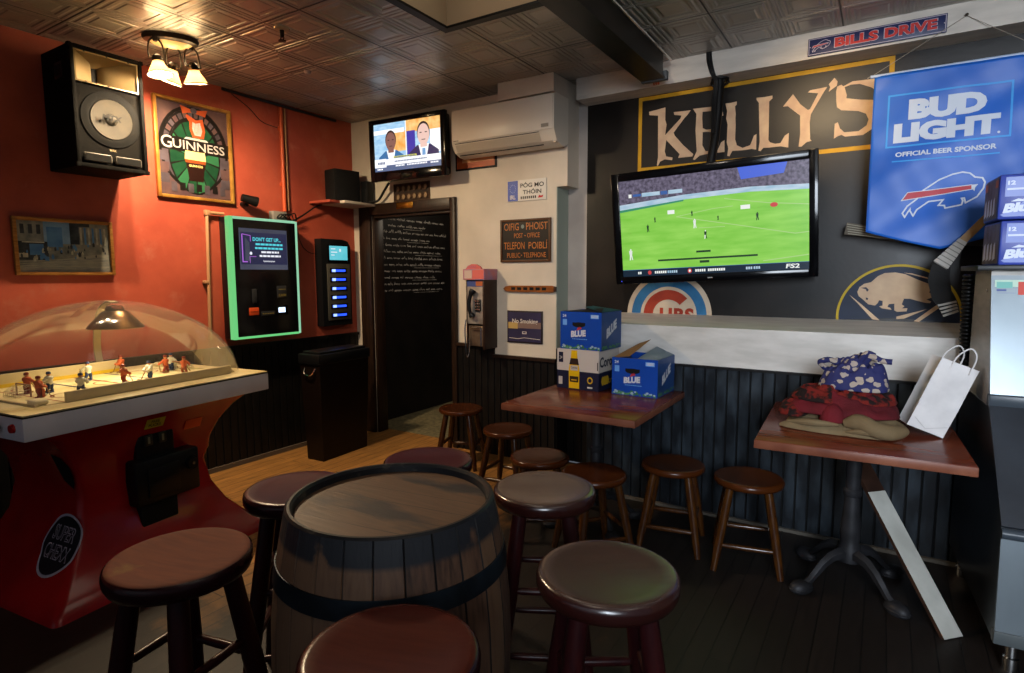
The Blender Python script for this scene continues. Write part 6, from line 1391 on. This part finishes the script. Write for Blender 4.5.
g.add(c4+[v+dn*.02 for v in c4], [(4, 5, 6, 7), (0, 1, 5, 4), (1, 2, 6, 5), (2, 3, 7, 6), (3, 0, 4, 7)])
c_ = p0.lerp(q0, .80)+Vector((.22, 0, 0))+dn*.02; ux, uz = Vector((1, 0, 0)), (q0-p0).normalized()
pts = [c_+ux*(.10*math.cos(t))+uz*(.035*math.sin(t))+dn*.001 for t in [2*PI*k/28 for k in range(28)]]; g.add(pts, [tuple(range(28))], 1)
g.build('bin_door', [mat('charcoal_plastic_door', '#23262b', .35, c2='#2b2f35', ns=6), mat('charcoal_recess', '#4b5157', .3)], ice)
SIDE_G = mat('grey_steel_side', '#a09c97', .35, .4, c2='#8c8883', ns=4, st=(2, 2, 9))
prof = [(yh0+.005, z2+.05), (yh1, z3), (.80, z3), (.80, z2+.0005), (yh0+.03, z2+.0005)]
g = G(); vs = [(.004, y_, z) for y_, z in prof]+[(iw, y_, z) for y_, z in prof]; n = len(prof)
g.add(vs, [(i, (i+1) % n, n+(i+1) % n, n+i)[::-1] for i in range(n)]); g.add(vs, [tuple(range(n)), tuple(range(n, 2*n))[::-1]])
g.cyl((.0005, yh1+.04, z3-.085), (.004, yh1+.04, z3-.085), .008, n=12, mat=1); g.build('head_body', [SIDE_G, CHROME], ice)
g = G().hexa([(.0, yh0-.018, z2+.055), (iw, yh0-.018, z2+.055), (iw, yh0+.004, z2+.055), (0, yh0+.004, z2+.055), (0, yh1-.022, z3-.02), (iw, yh1-.022, z3-.02), (iw, yh1, z3-.02), (0, yh1, z3-.02)]); g.build('head_front', STEEL, ice)
G().box(-.002, iw, yh0-.02, yh0+.03, z2+.002, z2+.052, bev=.006).build('head_trim', mat('dark_blue_grey_plastic', '#343b42', .3), ice)
G().box(-.05, iw, yh1-.03, .83, z3-.0, z3+.022, bev=.004).build('top_lid', mat('dark_lid', '#1c1d1e', .4), ice)
sl = Vector((0, yh1-yh0, z3-z2)).normalized(); fn_ = Vector((0, -sl.z, sl.y))
def onhead(x, s): return Vector((x, yh1-.022, z3-.02))-sl*s+fn_*.0015
g = G(); 
for x0, x1, s0, s1, m_ in ((.012, .125, .02, .11, 0), (.018, .07, .028, .055, 1), (.02, .08, .075, .10, 2), (.088, .12, .028, .085, 3), (.018, .05, .060, .068, 2)):
    off = fn_*(.0004*(m_ > 0)+.0002*m_); g.add([onhead(x0, s1)+off, onhead(x1, s1)+off, onhead(x1, s0)+off, onhead(x0, s0)+off], [(0, 1, 2, 3)], m_)
g.build('notice_card', [mat('card_pale_green', '#a9bfae', .5), mat('card_teal', '#6aa39a', .5), mat('card_blue', '#5b8fc0', .5), mat('card_red', '#b5453a', .5)], ice)['label'] = 'pale green card stuck on the steel front'
for x, y in ((.075, .08), (iw-.08, .08), (.05, .86), (iw-.08, .86)):
    g = G().lathe([(.0, 0), (.024, 0), (.026, .012), (.026, .05), (.021, .055), (.021, z0), (.0, z0)], 20, (x, y, 0)); g.build('leg', CHROME, ice)
g = G()
for k in range(24): 
    z = 1.485-.0185*k
    y = 3.585; x = .345+.000*k
    g.lathe([(.018, -.0092), (.026, -.004), (.026, .004), (.018, .0092)], 18, (x+.012*(k/24)**2, y, z))
tag(g.build('corrugated_hose', mat('ribbed_black_hose', '#161616', .4)), 'ribbed black hose standing up behind the ice machine', 'hose')
PKB = mat('pack_purple_blue', '#2f3f94', .35, c2='#27367f', ns=4); PKP = mat('pack_pale_panel', '#6a78b4', .4, c2='#7d8ac0', ns=5); PKW = mat('pack_white', '#c2c8dd', .45); PKE = mat('pack_end_grey', '#6e6a78', .55, c2='#4d3f3a', ns=12); PKO = mat('pack_orange', '#b5653a', .5)
for lb, loc, rz, endm in (('lower of two twelve can beer packs on the ice machine', (.408, 3.262, z3+.0225), R(6), 0), ('upper of two twelve can beer packs on the ice machine', (.392, 3.255, z3+.2145), R(4), 1)):
    t = thing('beer_pack', lb, 'beer pack', loc, rz, 'beer packs on the ice machine')
    w, d, h = .40, .26, .188; g = G().box(0, w, 0, d, 0, h, 0, bev=.008); y = -.0008
    g.rect(.02, w-.02, .095, h-.012, y, 1).flat([(.008, .02), (.05, .045), (.10, .085), (.18, .10), (w-.02, .10), (w-.02, .012), (.02, .012)], y-.0002, 1)
    g.text('12', .040, y-.0005, h-.045, .018, .026, bold=.05, mat=2).rect(.026, .095, h-.066, h-.058, y-.0005, 2)
    g.text('Blue', .016, y-.0008, .026, .040, .115, bold=.06, mat=2, al='l', sh=.2, rise=.08)
    g.flat([(.04, .074), (.065, .086), (.08, .082), (.10, .096), (.12, .084), (.13, .076), (.085, .074)], y-.0006, 2)
    g.build('carton', [PKB, PKP, PKW], t)
    g = G().at((-.0008, d, 0), (0, 0, -PI/2)).rect(.01, d-.01, .008, h-.01, -.0006, 0)
    if endm: g.rect(.012, .06, h-.05, h-.018, -.001, 1).rect(d-.06, d-.014, h-.05, h-.018, -.001, 1)
    for k in range(4): g.flat([(.02+.05*k, .02), (.06+.05*k, .03), (.05+.05*k, .10), (.03+.05*k, .09)], -.001, 2)
    g.home().build('end_panel', [PKE, PKO, PKW], t)

# ================================================================== LIGHT
def light(name, kind, loc, energy, col, rot=(0, 0, 0), **kw):
    d = bpy.data.lights.new(name, kind); d.energy = energy; d.color = col
    for k, v in kw.items(): setattr(d, k, v)
    o = bpy.data.objects.new(name, d); COL.objects.link(o); o.location = loc; o.rotation_euler = rot
    return o
def aim(o, tgt):
    v = Vector(tgt)-o.location; o.rotation_euler = v.to_track_quat('-Z', 'Y').to_euler()
for dx, dy, tl, tz in LAMPS:
    light('shade_lamp', 'POINT', (-3.66+dx*.9, 2.03+dy*1.05, CZ-.235), 64, (1, .76, .48), shadow_soft_size=.012)
    light('ceiling_glow_fill', 'POINT', (-3.66+dx*.8, 2.03+dy*1.1, CZ-.135), 2.6, (1, .72, .36), shadow_soft_size=.05)  # extra points above the shades, added to turn the ceiling golden
l = light('dome_lamp', 'SPOT', (-3.522, 1.56, 1.205), 21, (1, .80, .46), spot_size=R(150), spot_blend=.6, shadow_soft_size=.09)
l = light('sign_spot', 'SPOT', (-.45, 3.12, 2.82), 85, (1, .72, .40), spot_size=R(56), spot_blend=1.0, shadow_soft_size=.22); aim(l, (-.33, WK, 2.42))
l = light('front_window', 'AREA', (1.25, -1.6, 2.1), 42, (.80, .89, 1.0), shape='RECTANGLE', size=1.5, size_y=1.5, spread=R(62)); aim(l, (.5, 3.7, 1.25))
l = light('street_window', 'AREA', (-1.6, -2.5, 1.9), 2.5, (.84, .90, 1.0), shape='RECTANGLE', size=2.6, size_y=1.6); aim(l, (-2.2, 3.0, 1.3))
l = light('well_lamp', 'AREA', (-1.6, 2.15, CZ+.40), 4, (1, .86, .68), shape='RECTANGLE', size=.9, size_y=.9)
l = light('white_wall_fill', 'SPOT', (-1.0, 1.0, 2.82), 140, (1, .87, .74), spot_size=R(66), spot_blend=.8, shadow_soft_size=.06); aim(l, (-2.6, WB, 2.25))  # unseen spot, added to brighten the upper white wall
l = light('corridor_lamp', 'POINT', (-3.5, 5.0, 2.3), 9, (1, .85, .65), shadow_soft_size=.08)
l = light('ceiling_fill_right', 'SPOT', (1.15, .8, 1.95), 110, (.95, .90, .85), spot_size=R(150), spot_blend=.6, shadow_soft_size=.1, rot=(PI, 0, 0))  # unseen upward spot on the right, added to brighten the tin ceiling
l = light('ceiling_fill_near', 'SPOT', (-.9, .6, 2.36), 75, (1, .90, .80), spot_size=R(156), spot_blend=.5, shadow_soft_size=.1, rot=(PI, 0, 0))  # second added upward fill, out of view, closer to the visible ceiling
w = bpy.data.worlds.new('room_air'); sc.world = w; w.use_nodes = True
w.node_tree.nodes['Background'].inputs['Color'].default_value = (.75, .82, 1, 1); w.node_tree.nodes['Background'].inputs['Strength'].default_value = .10

# ================================================================== CAMERA
cam = bpy.data.cameras.new('camera'); co = bpy.data.objects.new('camera', cam); COL.objects.link(co)
cam.sensor_width = 36; cam.lens = 590.235*36/1024; cam.clip_start = .02
pitch, yaw, roll = .104616979, -.561075575, -.00325710632
F0 = Vector((math.sin(yaw), math.cos(yaw), 0)); R0 = Vector((math.cos(yaw), -math.sin(yaw), 0))
F_ = F0*math.cos(pitch)-Vector((0, 0, 1))*math.sin(pitch); U_ = R0.cross(F_)
RX = R0*math.cos(roll)+U_*math.sin(roll); UX = RX.cross(F_)
co.location = (0, 0, 1.5); co.rotation_euler = Matrix((RX, UX, -F_)).transposed().to_euler()
sc.camera = co
vs_ = sc.view_settings; vs_.view_transform = 'Standard'; vs_.look = 'None'; vs_.exposure = 0.0; vs_.gamma = 1.0; vs_.use_curve_mapping = False
